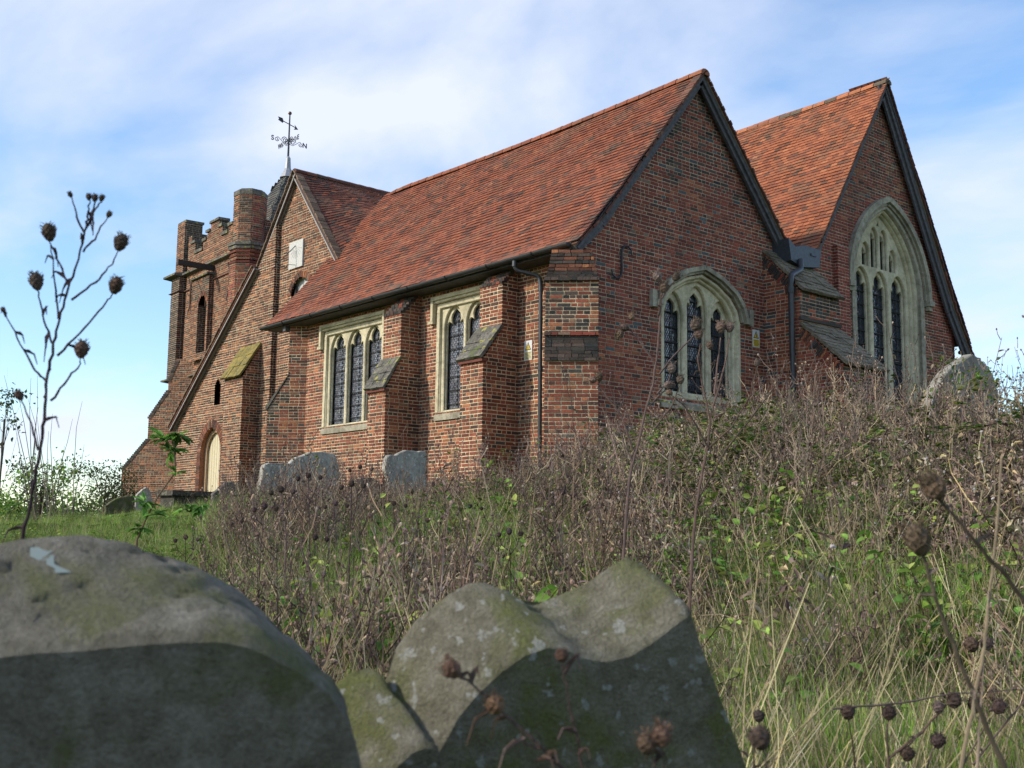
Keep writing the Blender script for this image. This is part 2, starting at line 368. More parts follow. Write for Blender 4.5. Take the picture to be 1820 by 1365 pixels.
def glazing(lights, o, u, n, back, mat, parent, pw=.125, ph=.19, bars=(), ext=False, name='glazing'):
    """lights: (u0,u1,z0,z1). diamond quarries, each tilted a little, lead cames, saddle bars"""
    g = MB(); l = MB(); ir = MB(); o = np.array(o, float)
    for (u0, u1, z0, z1) in lights:
        P = lambda a, b, d=0: o + u * a + Z * b + n * (back + d)
        g.face([P(u0, z0, -.012), P(u1, z0, -.012), P(u1, z1, -.012), P(u0, z1, -.012)])
        nc = max(2, round((u1 - u0) / pw)); w = (u1 - u0) / nc; nr = int((z1 - z0) / ph) + 1
        for r in range(-1, nr * 2 + 1):
            for c in range(-1, nc + 1):
                cx = u0 + (c + .5 + (.5 if r % 2 else 0)) * w; cz = z0 + (r + 1) * ph / 2
                if cz > z1 - .02: continue
                tx, tz = rnd.uniform(-.06, .06), rnd.uniform(-.06, .06)
                q = []
                for dx, dz in ((-w / 2, 0), (0, -ph / 2), (w / 2, 0), (0, ph / 2)):
                    a = min(max(cx + dx, u0), u1); b = min(max(cz + dz, z0), z1)
                    q.append(P(a, b, (a - cx) * tx + (b - cz) * tz))
                if abs(np.linalg.norm(np.cross(q[2] - q[0], q[3] - q[1]))) > 1e-4: g.face(q)
        # cames: two families of diagonals
        hl = (z1 - z0); wl = (u1 - u0); t = .0045
        for fam in (1, -1):
            k = -int(wl / w) * 2 - 2
            while True:
                # line: z = z0 + ph*(k/2) + fam*(ph/w)*(x-u0)
                zs = z0 + ph * k / 2; k += 1
                if fam > 0 and zs > z1: break
                if fam < 0 and zs - ph / w * wl > z1: break
                s = fam * ph / w; xa, xb = u0, u1; za, zb = zs, zs + s * wl
                def clip(xa, za, xb, zb):
                    for lim, sg in ((z0, 1), (z1, -1)):
                        fa, fb = sg * (za - lim), sg * (zb - lim)
                        if fa < 0 and fb < 0: return None
                        if fa < 0: tt = fa / (fa - fb); xa += (xb - xa) * tt; za = lim
                        elif fb < 0: tt = fb / (fb - fa); xb += (xa - xb) * tt; zb = lim
                    return xa, za, xb, zb
                rr = clip(xa, za, xb, zb)
                if rr is None: continue
                xa, za, xb, zb = rr
                l.tube([P(xa, za, .004), P(xb, zb, .004)], t, 3, cap=False)
        for (zb) in bars:
            if zb > z1 - .03: continue
            ir = MB(); ir.tube([P(u0 - .02, zb, .03), P(u1 + .02, zb, .03)], .013 if ext else .009, 5); ir.build('glazing_bar', IRON, parent)
        m_ = (u0 + u1) / 2
        if ext:
            for q in (.33, .68): ir = MB(); ir.tube([P(u0 + (u1 - u0) * q, z0, .022), P(u0 + (u1 - u0) * q, z1, .022)], .009, 5); ir.build('stanchion', IRON, parent)
        else: ir = MB(); ir.tube([P(m_, z0, .02), P(m_, z1, .02)], .008, 5); ir.build('stanchion', IRON, parent)
    go = g.build(name, mat, parent, recalc=False); lo = l.build('lead_came', LEAD, parent); tag(go, kind='stuff'); tag(lo, kind='stuff')
    return go

# ================================================================== GROUND
FH = np.array([-.764, .645]); RH = np.array([.646, .763])
def ss(x): x = np.clip(x, 0, 1); return x * x * (3 - 2 * x)
def ground(x, y):
    x = np.asarray(x, float); y = np.asarray(y, float)
    u = (x - CAMP[0]) * FH[0] + (y - CAMP[1]) * FH[1]; v = (x - CAMP[0]) * RH[0] + (y - CAMP[1]) * RH[1]
    z = -2.35 + 1.55 * ss(u / 17) + .75 * ss((v + 1.5) / 5) * ss(u / 13) + .45 * ss((u - 17) / 9)
    z = z - .80 * ss((-v - 4) / 3.5) * ss((u - 10) / 8)
    z = z - 3.2 * ss((u - 38) / 45) - 14 * ss((u - 90) / 900) - 3 * ss((v - 14) / 60)
    z = z + .05 * np.sin(x * 1.3 + y * .7) * np.cos(y * 1.1 - x * .4) + .02 * np.sin(x * 4.1) * np.sin(y * 3.7)
    return z
def make_ground():
    def axis(c, inner, outer, st):
        a = list(np.arange(-inner, inner + 1e-6, st)); s = st
        while a[-1] < outer: s *= 1.25; a.append(a[-1] + s); a.insert(0, a[0] - s)
        return np.array(a) + c
    xs = axis(2, 26, 2500, .35); ys = axis(0, 26, 2500, .35)
    GX, GY = np.meshgrid(xs, ys, indexing='ij'); GZ = ground(GX, GY)
    V = np.stack([GX, GY, GZ], -1).reshape(-1, 3); nx, ny = len(xs), len(ys)
    I = np.arange(nx * ny).reshape(nx, ny); Fq = np.stack([I[:-1, :-1], I[1:, :-1], I[1:, 1:], I[:-1, 1:]], -1).reshape(-1, 4)
    me = bpy.data.meshes.new('ground'); me.from_pydata(V.tolist(), [], Fq.tolist()); me.polygons.foreach_set('use_smooth', [True] * len(me.polygons))
    mt, t, b = material('grassy_soil'); n = noise(t, 1.1, 7, .6); k = noise(t, 30, 5, .7)
    c = ramp(t, n.outputs[0], [(.3, (.045, .065, .018)), (.5, (.075, .11, .026)), (.7, (.10, .12, .045))]).outputs[0]
    c = mixc(t, .8, c, ramp(t, k.outputs[0], [(.3, g3(.45)), (.7, g3(1.4))]).outputs[0], 'MULTIPLY')
    t.links.new(c, b.inputs['Base Color']); b.inputs['Roughness'].default_value = 1; b.inputs['Specular IOR Level'].default_value = 0
    bump(t, b, k.outputs[0], 1, .05)
    me.materials.append(mt); o = link('ground', me); tag(o, kind='structure', label='grassy churchyard ground rising to the church')
make_ground()

# ================================================================== CHURCH
EZ = 3.857; SL = 1.2057                                  # main roof eave height (at y=-.3) and slope
RY, RZ = 2.913, 7.731
VY, VZ = 5.95, 4.10                                      # valley between the gables
AY, AZ = 9.30, 9.30                                      # second gable apex
NY, NZ = 12.30, 3.86
BASE = -1.2
# windows of the south wall: (x0, x1, number of lights)
SWIN = [(-8.49, -6.07, 3), (-4.22, -2.55, 2)]
holesS = [[(a, 1.25), (b, 1.25), (b, 3.46), (a, 3.46)] for a, b, n_ in SWIN]
mb = MB()
def pal_s(x, z):
    r = rnd.random()
    if z < 1.05 and r < .35: return 'wing'
    if -1.5 < x < -.7 and r < .5: return 'wing'
    return 'south'
lay('swall', mb, (0, 0, 0), X, -Y, [(-9.4, BASE), (0, BASE), (0, 3.95), (-9.4, 3.95)], holesS, palf=pal_s)
part('swall', 'wall', mb, MS)
# east gable of the nearer range
EW = dict(c=3.05, hw=1.13, z0=1.48, spring=3.02, rise=.81)
mb = MB()
def pal_e(y, z):
    r = rnd.random()
    if z < 2.4 and r < .65: return 'eastlow'
    if 2.5 < y < 3.1 and 4.9 < z < 5.6 and r < .8: return 'eastlow'
    if z > 5.5 and r < .25: return 'dark'
    return 'east'
def flat_arch(c, hw, z0, spring, rise):
    return [(c - hw, z0), (c - hw, spring), (c - hw * .93, spring + rise * .30), (c - hw * .75, spring + rise * .58), (c - hw * .4, spring + rise * .84), (c, spring + rise),
            (c + hw * .4, spring + rise * .84), (c + hw * .75, spring + rise * .58), (c + hw * .93, spring + rise * .30), (c + hw, spring), (c + hw, z0)]
EH = flat_arch(EW['c'], EW['hw'], EW['z0'], EW['spring'], EW['rise'])
lay('egable', mb, (0, 0, 0), Y, X, [(0, BASE), (5.95, BASE), (5.95, 4.15), (RY, 7.66), (0, 4.15)], [EH], palf=pal_e)
part('egable', 'gable_wall', mb, ME)
# second gable
BWc, BWhw, BWsp = 9.46, 1.46, 4.75
def gothic(c, hw, base, sp, rise, n=12):
    R = (hw * hw + rise * rise) / (2 * hw); L = [(c - hw, base)]
    th1 = math.asin(min(1, rise / R)) 
    for i in range(n + 1):
        t = th1 * i / n; L.append((c - hw + R - R * math.cos(t), sp + R * math.sin(t)))
    L[-1] = (c, sp + rise)
    return L + [(2 * c - x, y) for x, y in reversed(L[:-1])]
BH = gothic(BWc, BWhw, 1.5, 4.45, 2.0)
mb = MB()
def pal_g(y, z):
    if rnd.random() < .75 and (abs(y - 7.6) < .25 and z < 5.4 or abs(math.hypot((y - BWc) * .75, max(0, z - 4.3)) - 1.75) < .42 and z > 3.6): return 'red'
    return 'east' if rnd.random() < .6 else 'wing'
lay('ngable', mb, (0, 0, 0), Y, X, [(5.95, BASE), (12.25, BASE), (12.25, 4.0), (AY, 9.2), (5.95, 4.15)], [BH], palf=pal_g)
part('ngable', 'gable_wall', mb, ME)
# unseen dark body added to block light inside the church
mb = MB()
for (x0, x1, y0, y1, z1) in ((-9.3, -.45, .45, 5.9, 3.8), (-20, -.45, 6.0, 12.2, 3.8)):
    mb.box((x0, y0, BASE), (x1 - x0, 0, 0), (0, y1 - y0, 0), (0, 0, z1 - BASE))
mb.prism([(-.45, .45, 3.8), (-.45, 5.9, 3.8), (-.45, 5.2, 4.6), (-.45, RY, 7.3), (-.45, .6, 4.5)], (-9.8, 0, 0))
mb.prism([(-.45, 6.0, 3.8), (-.45, 12.1, 3.8), (-.45, AY, 8.8), (-.45, 6.2, 4.2)], (-19, 0, 0))
mb.box((-9.45, .02, BASE), (.1, 0, 0), (0, 1.2, 0), (0, 0, 5.0)); mb.box((-22, 12.2, BASE), (22, 0, 0), (0, .05, 0), (0, 0, 5.0))
mb.box((-.4, 12.15, BASE), (.4, 0, 0), (0, .1, 0), (0, 0, 5.0))
part('core', 'inner_wall', mb, mat_plain('plaster_core', (.12, .08, .06), .9))

# ---------------- roof tiles
TPAL = [((0.248, 0.079, 0.040), 38), ((0.210, 0.069, 0.038), 30), ((0.169, 0.060, 0.036), 20), ((0.105, 0.051, 0.036), 6), ((0.272, 0.103, 0.052), 6)]
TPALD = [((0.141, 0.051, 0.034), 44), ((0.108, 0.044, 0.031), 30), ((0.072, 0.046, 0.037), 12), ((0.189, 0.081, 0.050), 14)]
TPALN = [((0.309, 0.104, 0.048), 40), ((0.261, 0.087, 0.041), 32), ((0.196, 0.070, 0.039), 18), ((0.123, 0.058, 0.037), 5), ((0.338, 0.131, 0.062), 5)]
TPALG = [((.09, .09, .08), 50), ((.06, .06, .055), 30), ((.13, .13, .11), 20)]
def pickt(p):
    t = rnd.uniform(0, sum(w for c, w in p))
    for c, w in p:
        t -= w
        if t <= 0: break
    k = rnd.uniform(.88, 1.13); return (c[0] * k, c[1] * k, c[2] * k)
def tiles(fn, U0, U1, V1, gauge=.105, tw=.168, palf=None, clip=None, own=None, warp=.016, thick=.018):
    """fn(u, v) -> (point, unit-u, unit-upslope, normal); rows climb along v"""
    mb = MB(); singles = []; r = 0
    v = 0.0
    while v < V1:
        off = (tw / 2 if r % 2 else 0) + rnd.uniform(-.008, .008)
        x = U0 - off
        ph = rnd.uniform(0, 6)
        while x < U1:
            a = max(x, U0); b = min(x + tw - .004, U1)
            if b - a > .03 and (clip is None or clip((a + b) / 2, v + gauge / 2)):
                p, eu, ev, en = fn(a, v); q, _, _, _ = fn(b, v); L = gauge * 1.55
                lift = thick + .008 + rnd.uniform(0, .006); dz = warp * math.sin(x * 2.1 + r * .13) * math.sin(r * .31 + x * .9)
                tl = rnd.uniform(-.006, .006); sk = rnd.uniform(-.006, .006)
                A = p + en * (lift + dz) + ev * sk; B = q + en * (lift + dz + tl) + ev * (sk + rnd.uniform(-.003, .003))
                Cc = q + ev * L + en * (dz + .002); D = p + ev * L + en * (dz + .002)
                col = pickt(palf((a + b) / 2, v) if palf else TPAL)
                spec = ([A, B, Cc, D, A - en * thick, B - en * thick, Cc - en * thick, D - en * thick], [(0, 1, 2, 3), (4, 5, 1, 0), (5, 6, 2, 1), (7, 4, 0, 3)], col)
                if own and own((a + b) / 2, v): singles.append(spec)
                else: mb.mesh(*spec)
            x += tw + rnd.uniform(-.002, .002)
        v += gauge; r += 1
    return mb, singles
def plane_fn(o, u, up):
    o = np.array(o, float); u = np.array(u, float); up = np.array(up, float); up = up / np.linalg.norm(up); n = np.cross(u, up)
    if n[2] < 0: n = -n
    return lambda a, v: (o + u * a + up * v, u, up, n)
def singles_build(sing, par, mtx, limit=300):
    for s in sing[limit:]: mtx.mesh(*s)
    for s in sing[:limit]:
        vs, fs, col = s; c = sum(vs) / 8; mb = MB(); mb.mesh([v - c for v in vs], fs, col)
        ob = mb.build('roof_tile', TILE, None, recalc=False); adopt(ob, par); ob.location = Vector(c)
def deck(poly, th, mat, name, key):
    mb = MB(); n = np.cross(np.array(poly[1]) - np.array(poly[0]), np.array(poly[2]) - np.array(poly[0])); n = n / np.linalg.norm(n)
    if n[2] < 0: n = -n
    mb.prism(poly, -n * th); return part(key, name, mb, mat)
# sagging ridge of the near range: height offset along x
def sag(x): return -.07 * math.sin(math.pi * min(1, max(0, (-x) / 10.6)))
ML = math.hypot(RY + .3, RZ - EZ)
def main_fn(a, v):
    t = v / ML
    # a runs west from the east verge
    x = .27 - a; y = -.42 + (RY + .42) * t; z = EZ - .10 + (RZ - EZ + .10 + sag(x)) * t
    kick = .05 * max(0, 1 - v / .5) ** 2
    up = np.array([0, RY + .42, RZ - EZ + .10]); up /= np.linalg.norm(up)
    return np.array([x, y, z + kick]), -X, up, np.array([0, -up[2], up[1]])
deck([(.22, -.38, EZ - .14), (-10.53, -.38, EZ - .14), (-10.53, RY, RZ - .10), (.22, RY, RZ - .05)], .05, BARGE, 'roof', 'roof_s')
def mclip(a, v):
    x = .27 - a
    if x > -10.57: return True
    y = -.42 + (RY + .42) * v / ML
    return False
def mpal(a, v): 
    s = math.sin(a * 1.9 + 3 * math.sin(v * 1.2)) * math.sin(v * 2.3 + a * .6)
    if a < .12 + .1 * rnd.random(): return TPALD
    return TPALD if s > .80 and rnd.random() < .45 or rnd.random() < .05 else TPAL
mt_, sg = tiles(main_fn, 0, 10.83, ML, palf=mpal, own=lambda a, v: a < 4.0 and v < 1.36)
singles_build(sg, PAR['roof_s'], mt_); o_ = mt_.build('roof_tiles', TILE, PAR['roof_s'], recalc=False); tag(o_, kind='stuff')
def tri_clip(vmax): return None
# north slope of near range (mostly hidden, seen only from above the valley)
deck([(.2, VY, VZ), (-10.9, VY, VZ), (-10.9, RY, RZ - .06), (.2, RY, RZ - .05)], .05, BARGE, 'roof', 'roof_v')
# second range: south slope
def sec_fn(a, v):
    up = np.array([0, AY - VY, AZ - VZ]); L = np.linalg.norm(up); up = up / L; x = .27 - a
    s = -.10 * math.sin(math.pi * min(1, a / 14)) * (v / L)
    return np.array([x, VY, VZ + .06]) + up * v + Z * s, -X, up, np.array([0, -up[2], up[1]])
SLN = math.hypot(AY - VY, AZ - VZ)
deck([(.22, VY, VZ), (-20, VY, VZ), (-20, AY, AZ - .16), (.22, AY, AZ - .04)], .05, BARGE, 'roof', 'roof_n')
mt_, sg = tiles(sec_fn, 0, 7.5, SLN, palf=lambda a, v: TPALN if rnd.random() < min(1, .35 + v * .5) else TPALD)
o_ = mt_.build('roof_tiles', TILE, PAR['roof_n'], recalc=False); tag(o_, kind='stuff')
deck([(.22, NY + .25, NZ - .25), (-20, NY + .25, NZ - .25), (-20, AY, AZ - .08), (.22, AY, AZ - .04)], .05, BARGE, 'roof', 'roof_nn')
def nn_fn(a, v):
    up = np.array([0, AY - NY - .25, AZ - NZ + .25]); L = np.linalg.norm(up); up = up / L
    return np.array([.27 - a, NY + .25, NZ - .25]) + up * v, -X, up, np.array([0, up[2], -up[1]])
mt_, sg = tiles(nn_fn, 0, 1.0, math.hypot(AY - NY - .25, AZ - NZ + .25), palf=lambda a, v: TPALD)
o_ = mt_.build('roof_tiles', TILE, PAR['roof_nn'], recalc=False); tag(o_, kind='stuff')

# ridge tiles
def ridge(p0, p1, sagf=None, mat=TILE, r=.115, step=.33, pal=TPAL, key='roof_s', droop=.0):
    p0 = np.array(p0, float); p1 = np.array(p1, float); L = np.linalg.norm(p1 - p0); d = (p1 - p0) / L; s = np.cross(d, Z); s /= np.linalg.norm(s)
    n = int(L / step)
    for i in range(n):
        mb = MB(); col = pickt(pal); vs = []
        for j, e in enumerate((0, .97)):
            c = p0 + d * (i + e) * step + Z * ((sagf((i + e) / n) if sagf else 0) + rnd.uniform(-.004, .004))
            rr = r * (1.0 if j else 1.06)
            for k in range(7):
                t = math.pi * (-.08 + 1.16 * k / 6); vs.append(c + s * math.cos(t) * rr * 1.05 + Z * (math.sin(t) * rr * .8 - .03))
        mb.mesh(vs, [(k, k + 1, k + 8, k + 7) for k in range(6)] + [tuple(range(7))], col)
        mb.build('ridge_tile', mat, PAR[key], recalc=False)
ridge((.27, RY, RZ + .0), (-10.5, RY, RZ + .0), lambda t: -.07 * math.sin(math.pi * t) - .16 * max(0, t - .9) ** 2 * 30)
ridge((.27, AY, AZ + .0), (-9, AY, AZ - .02), lambda t: -.08 * math.sin(math.pi * t * .7), key='roof_n', pal=[((.40, .15, .07), 50), ((.28, .11, .06), 30), ((.12, .09, .06), 20)])

# bargeboards and mortar verges on the east gables
def verge(pts, u_in, parent, x=.0, bw=.17, name='bargeboard'):
    """pts: list of (y,z) from eave to apex along the underside of the tiles"""
    b = MB(); m2 = MB()
    for (y0, z0), (y1, z1) in zip(pts[:-1], pts[1:]):
        d = np.array([0, y1 - y0, z1 - z0]); L = np.linalg.norm(d); d /= L; nn = np.array([0, -d[2], d[1]]); nn = nn if nn[2] > 0 else -nn
        P0 = np.array([x, y0, z0]) ; P1 = np.array([x, y1, z1])
        for k in range(2):
            b.box(P0 + X * (.10 + .05 * k) - nn * (bw * (1 - .45 * k)), P1 - P0, nn * (bw * (1 - .45 * k)), X * (.05 - .002 * k))
        b.box(P0 + X * .012 - nn * .05, P1 - P0, nn * .04, X * .09)
        nseg = int(L / .105)
        for i in range(nseg):
            c = P0 + d * (i * L / nseg); j = rnd.uniform(-.008, .008)
            m2.box(c + X * (.06 + j) + nn * .003, d * (L / nseg * .92), nn * (.030 + rnd.uniform(0, .012)), X * (.20 + rnd.uniform(-.01, .02)), col=pickt(TPALD))
        m2.box(P0 + X * .05 - nn * .004, P1 - P0, nn * .012, X * .165, col=(.30, .25, .16))
    b.build(name, BARGE, parent); tag_stuff(m2, 'verge_tiles', TILE, parent)
vg = empty('verge'); adopt(vg, church)
verge([(-.42, EZ - .12), (.2, EZ + .46), (RY, RZ + .0)], 1, vg); verge([(VY + .25, VZ - .22), (RY, RZ + .0)], 1, vg)
vg2 = empty('verge'); adopt(vg2, church)
verge([(VY - .0, VZ - .05), (AY, AZ)], 1, vg2); verge([(NY + .45, NZ - .62), (NY - .35, NZ + .52), (AY, AZ)], 1, vg2, bw=.24)

# ---------------- gutter, downpipes
def gutter(p0, p1, parent):
    p0 = np.array(p0, float); p1 = np.array(p1, float); d = (p1 - p0); L = np.linalg.norm(d); d /= L; s = np.cross(d, Z); s /= np.linalg.norm(s)
    mb = MB(); r = .068; n = 9
    vs = []
    for c in (p0, p1):
        for rr in (r, r - .008):
            for k in range(n): t = math.pi + math.pi * k / (n - 1); vs.append(c + s * math.cos(t) * rr + Z * math.sin(t) * rr)
    fs = [(k, k + 1, 2 * n + k + 1, 2 * n + k) for k in range(n - 1)] + [(n + k, n + k + 1, 3 * n + k + 1, 3 * n + k) for k in range(n - 1)]
    fs += [(0, n, 3 * n, 2 * n), (n - 1, 2 * n - 1, 4 * n - 1, 3 * n - 1)] + [tuple(range(n)), tuple(range(2 * n, 3 * n))]
    mb.mesh(vs, fs); o = mb.build('gutter', PIPE, parent)
    k = MB(); q = 1.8
    x = .9
    while x < L:
        c = p0 + d * x; k = MB(); k.tube([c + s * math.cos(math.pi + math.pi * i / 8) * (r + .008) + Z * math.sin(math.pi + math.pi * i / 8) * (r + .008) for i in range(9)], .012, 5)
        x += 1.25; k.build('gutter_joint', PIPE, o)
gutter((.12, -.49, EZ - .07), (-10.62, -.49, EZ - .10), church)
mb = MB(); mb.box((-10.6, -.42, EZ - .16), (10.7, 0, 0), (0, .025, 0), (0, 0, .12)); mb.build('fascia', BARGE, church)
mb = MB()
mb = MB(); mb.box((-10.55, -.42, EZ - .17), (10.6, 0, 0), (0, .42, 0), (0, 0, .02)); mb.build('eaves_shade_board', BARGE, church)  # dark board added for the unbroken shade under the eaves
for i in (20,):
    mb = MB(); mb.box((-.15 - i * .48, -.40, EZ - .29), (.12, 0, 0), (0, .42, .0), (0, 0, .115)); mb.build('rafter_end', BARGE, church)
def pipe(pts, r, sockets, name='downpipe', mat=PIPE):
    mb = MB(); mb.tube(pts, r, 12); o = mb.build(name, mat, church, smooth=False)
    k = MB()
    for p, h in sockets: p = np.array(p, float); k = MB(); k.tube([p, p + Z * h], r * 1.22, 12); k.build('pipe_collar', mat, o)
    return o
def bend(pts, n=4, f=.35):
    pts = [np.array(p, float) for p in pts]; out = [pts[0]]
    for i in range(1, len(pts) - 1):
        a = pts[i] + (pts[i - 1] - pts[i]) * f * min(1, .25 / np.linalg.norm(pts[i - 1] - pts[i])); b = pts[i] + (pts[i + 1] - pts[i]) * f * min(1, .25 / np.linalg.norm(pts[i + 1] - pts[i]))
        for k in range(n + 1): t = k / n; out.append(a * (1 - t) ** 2 + pts[i] * 2 * t * (1 - t) + b * t * t)
    return out + [pts[-1]]
pipe(bend([(-1.29, -.49, 3.76), (-1.29, -.47, 3.56), (-1.03, -.13, 3.46), (-1.0, -.12, 3.25), (-.98, -.12, -.6)]), .038, [((-1.29, -.49, 3.62), .10), ((-1.0, -.12, 3.18), .08), ((-.99, -.12, 1.75), .07), ((-.985, -.12, .5), .07)])
pipe(bend([(.46, 5.55, 4.46), (.50, 5.50, 4.24), (.74, 4.84, 3.98), (.74, 4.82, 3.70), (.76, 4.82, .1)]), .056, [((.742, 4.82, 3.62), .13), ((.755, 4.82, 1.55), .12)])
mb = MB()  # lead hopper under the valley
mb.prism([(.0, 5.22, 4.86), (.0, 5.30, 4.42), (.0, 5.62, 4.33), (.0, 6.25, 4.42), (.0, 6.32, 4.80), (.0, 5.75, 4.80), (.0, 5.45, 4.72)], (.42, 0, 0)); 
mb.box((.20, 5.95, 4.62), (.24, 0, 0), (0, .18, 0), (0, 0, .05)); mb.build('hopper', LEAD, church)
# small projecting gutter at the north end
gutter((.34, NY + .48, NZ - .56), (-1.5, NY + .48, NZ - .56), church)
mb = MB(); mb.tube([(.05, NY + .1, 3.42), (.05, NY + .62, 3.42)], .05, 8); mb.build('gutter_outlet', PIPE, church)

# ---------------- south buttresses
def plank_slab(o, w, prof0, prof1, th, mat, parent, u, n, over=.05, nseg=4):
    """weathering slab: from outer (depth,z) prof0 up to inner prof1, width w along u, laid in courses of stone slates"""
    o = np.array(o, float); (d0, z0), (d1, z1) = prof0, prof1
    P0 = o + n * d0 + Z * z0 - u * over; P1 = o + n * d1 + Z * z1 - u * over; s = P1 - P0; L = np.linalg.norm(s); s = s / L; nn = np.cross(u, s); nn = nn / np.linalg.norm(nn)
    if nn[2] < 0: nn = -nn
    W = w + 2 * over
    for i in range(nseg):
        npc = max(2, round(W / .24)); cuts = [0] + [W * (q + rnd.uniform(-.25, .25)) / npc for q in range(1, npc)] + [W]
        for a, b in zip(cuts[:-1], cuts[1:]):
            if b - a < .03: continue
            mb = MB(); lf = rnd.uniform(0, .012); mb.box(P0 + s * (L * i / nseg - .012 + rnd.uniform(-.008, .008)) + u * a + nn * lf, u * (b - a - .006), s * (L / nseg + .012) - nn * .012, nn * (th + rnd.uniform(-.004, .006)), j=.005)
            mb.build('coping_stone', mat, parent, recalc=True)
def s_buttress(key, x0, x1, dlow, dup, zlow, zmid, ztop, zpk, oy=0.0, pal='south'):
    mb = MB(); w = x1 - x0
    lay(key, mb, (x0, oy - dlow, 0), X, -Y, [(-.01, BASE), (w + .01, BASE), (w + .01, zlow), (-.01, zlow)], pal=pal)
    lay(key, mb, (x0, oy - dup, 0), X, -Y, [(-.01, zlow), (w + .01, zlow), (w + .01, ztop), (-.01, ztop)], pal=pal)
    lay(key, mb, (x1, oy, 0), -Y, X, [(0, BASE), (dlow, BASE), (dlow, zlow), (dup, zmid), (dup, ztop), (0, zpk)], pal=pal)
    lay(key, mb, (x0, oy, 0), -Y, -X, [(0, BASE), (dlow, BASE), (dlow, zlow), (dup, zmid), (dup, ztop), (0, zpk)], pal=pal)
    p = part(key, 'buttress', mb, MS)
    plank_slab((x0, oy, 0), w, (dlow + .05, zlow + .0), (dup - .01, zmid + .06), .055, COPE, p, X, -Y)
    # string course under the slab and stepped upper weathering
    st = MB(); st.box((x0 - .03, oy - dlow - .05, zlow - .055), (w + .06, 0, 0), (0, .12, 0), (0, 0, .05), j=.003, col=(.16, .06, .045))
    nst = 8
    for i in range(nst):
        t = i / nst; yy = oy - dup * (1 - t) - .02; zz = ztop + (zpk - ztop) * t
        xx = x0 - .01
        while xx < x1:
            l = rnd.uniform(.10, .13); st.box((xx, yy, zz + .004), (min(l, x1 + .01 - xx), 0, 0), (0, .11, .02), (0, 0, (zpk - ztop) / nst + rnd.uniform(-.008, .012)), col=pick(rnd.choice(['dark', 'dark', 'south'])), j=.005); xx += l + .012
    tag_stuff(st, 'weathering', BR, p)
    return p
s_buttress('b1', -5.38, -4.783, .82, .49, 1.73, 2.32, 3.27, 3.80)
s_buttress('b2', -2.35, -1.721, .83, .41, 1.98, 2.56, 3.40, 3.78)

# ---------------- south-east angle buttress (diagonal)
S2 = math.sqrt(.5); DU = np.array([S2, S2, 0]); DN = np.array([S2, -S2, 0])
FR = np.array([.55, -.22, 0]); FW = .87; FL = FR - DU * FW
mb = MB()
def pal_d(a, z):
    if 1.78 < z < 2.18: return 'dark'
    if z > 3.12 and rnd.random() < .5: return 'dark'
    return 'south' if z < 1.8 or rnd.random() < .6 else 'dark'
off2 = DN * -.09
lay('bd', mb, FL, DU, DN, [(-.01, BASE), (FW + .01, BASE), (FW + .01, 1.80), (-.01, 1.80)], palf=pal_d)
lay('bd', mb, FL + off2, DU, DN, [(-.01, 1.80), (FW + .01, 1.80), (FW + .01, 3.16), (-.01, 3.16)], palf=pal_d)
for side, base_, nn in ((0, FR, DU), (1, FL, -DU)):
    lay('bd', mb, base_ + nn * 0, -DN, nn, [(0, BASE), (.95, BASE), (.95, 3.2), (.09, 3.16), (.09, 2.12), (0, 1.80)], palf=pal_d)
pbd = part('bd', 'buttress', mb, MS)
st = MB()
def course_row(z, th, dep, ext, pal, n_=DN, tilt=0.0, base_=FL, w=FW):
    x = -ext
    while x < w + ext:
        l = rnd.uniform(.2, .24) if rnd.random() < .6 else .115; l = min(l, w + ext - x)
        if l > .02: st.box(base_ + DU * x + Z * z - n_ * .12, DU * (l - .008), n_ * (.12 + dep) - Z * tilt, Z * th, col=pick(pal), j=.004)
        x += l
for i in range(6): course_row(1.80 + i * .063, .055, .035 - .021 * i, .01, 'dark')
course_row(1.745, .05, .045, .02, 'dark'); course_row(2.19, .055, -.04, .02, 'east', base_=FL); course_row(3.12, .055, -.02, .03, 'dark')
for i in range(8): course_row(3.18 + i * .062, .053, -.09 - .085 * i, -.004 - .012 * i, 'dark' if i in (0, 1, 4, 6) else 'wing')
tag_stuff(st, 'weathering', BR, pbd)
# S-shaped wall anchor
def hook(pts, r, name, parent, mat=IRON):
    mb = MB(); mb.tube(bend(pts, 6, .9), r, 6); return mb.build(name, mat, parent)
mb = MB(); Pc = lambda y, z: (.045, y, z)
sp = [Pc(1.12 + .0, 3.86), Pc(1.10, 3.95), Pc(1.02, 4.01), Pc(.92, 3.99), Pc(.86, 3.9), Pc(.86, 3.75), Pc(.87, 3.6), Pc(.86, 3.48), Pc(.80, 3.40), Pc(.72, 3.38), Pc(.64, 3.43), Pc(.61, 3.52)]
mb.tube(sp, [.012, .016, .019, .02, .021, .022, .022, .021, .02, .018, .015, .011], 7); mb.build('wall_anchor', IRON, church)

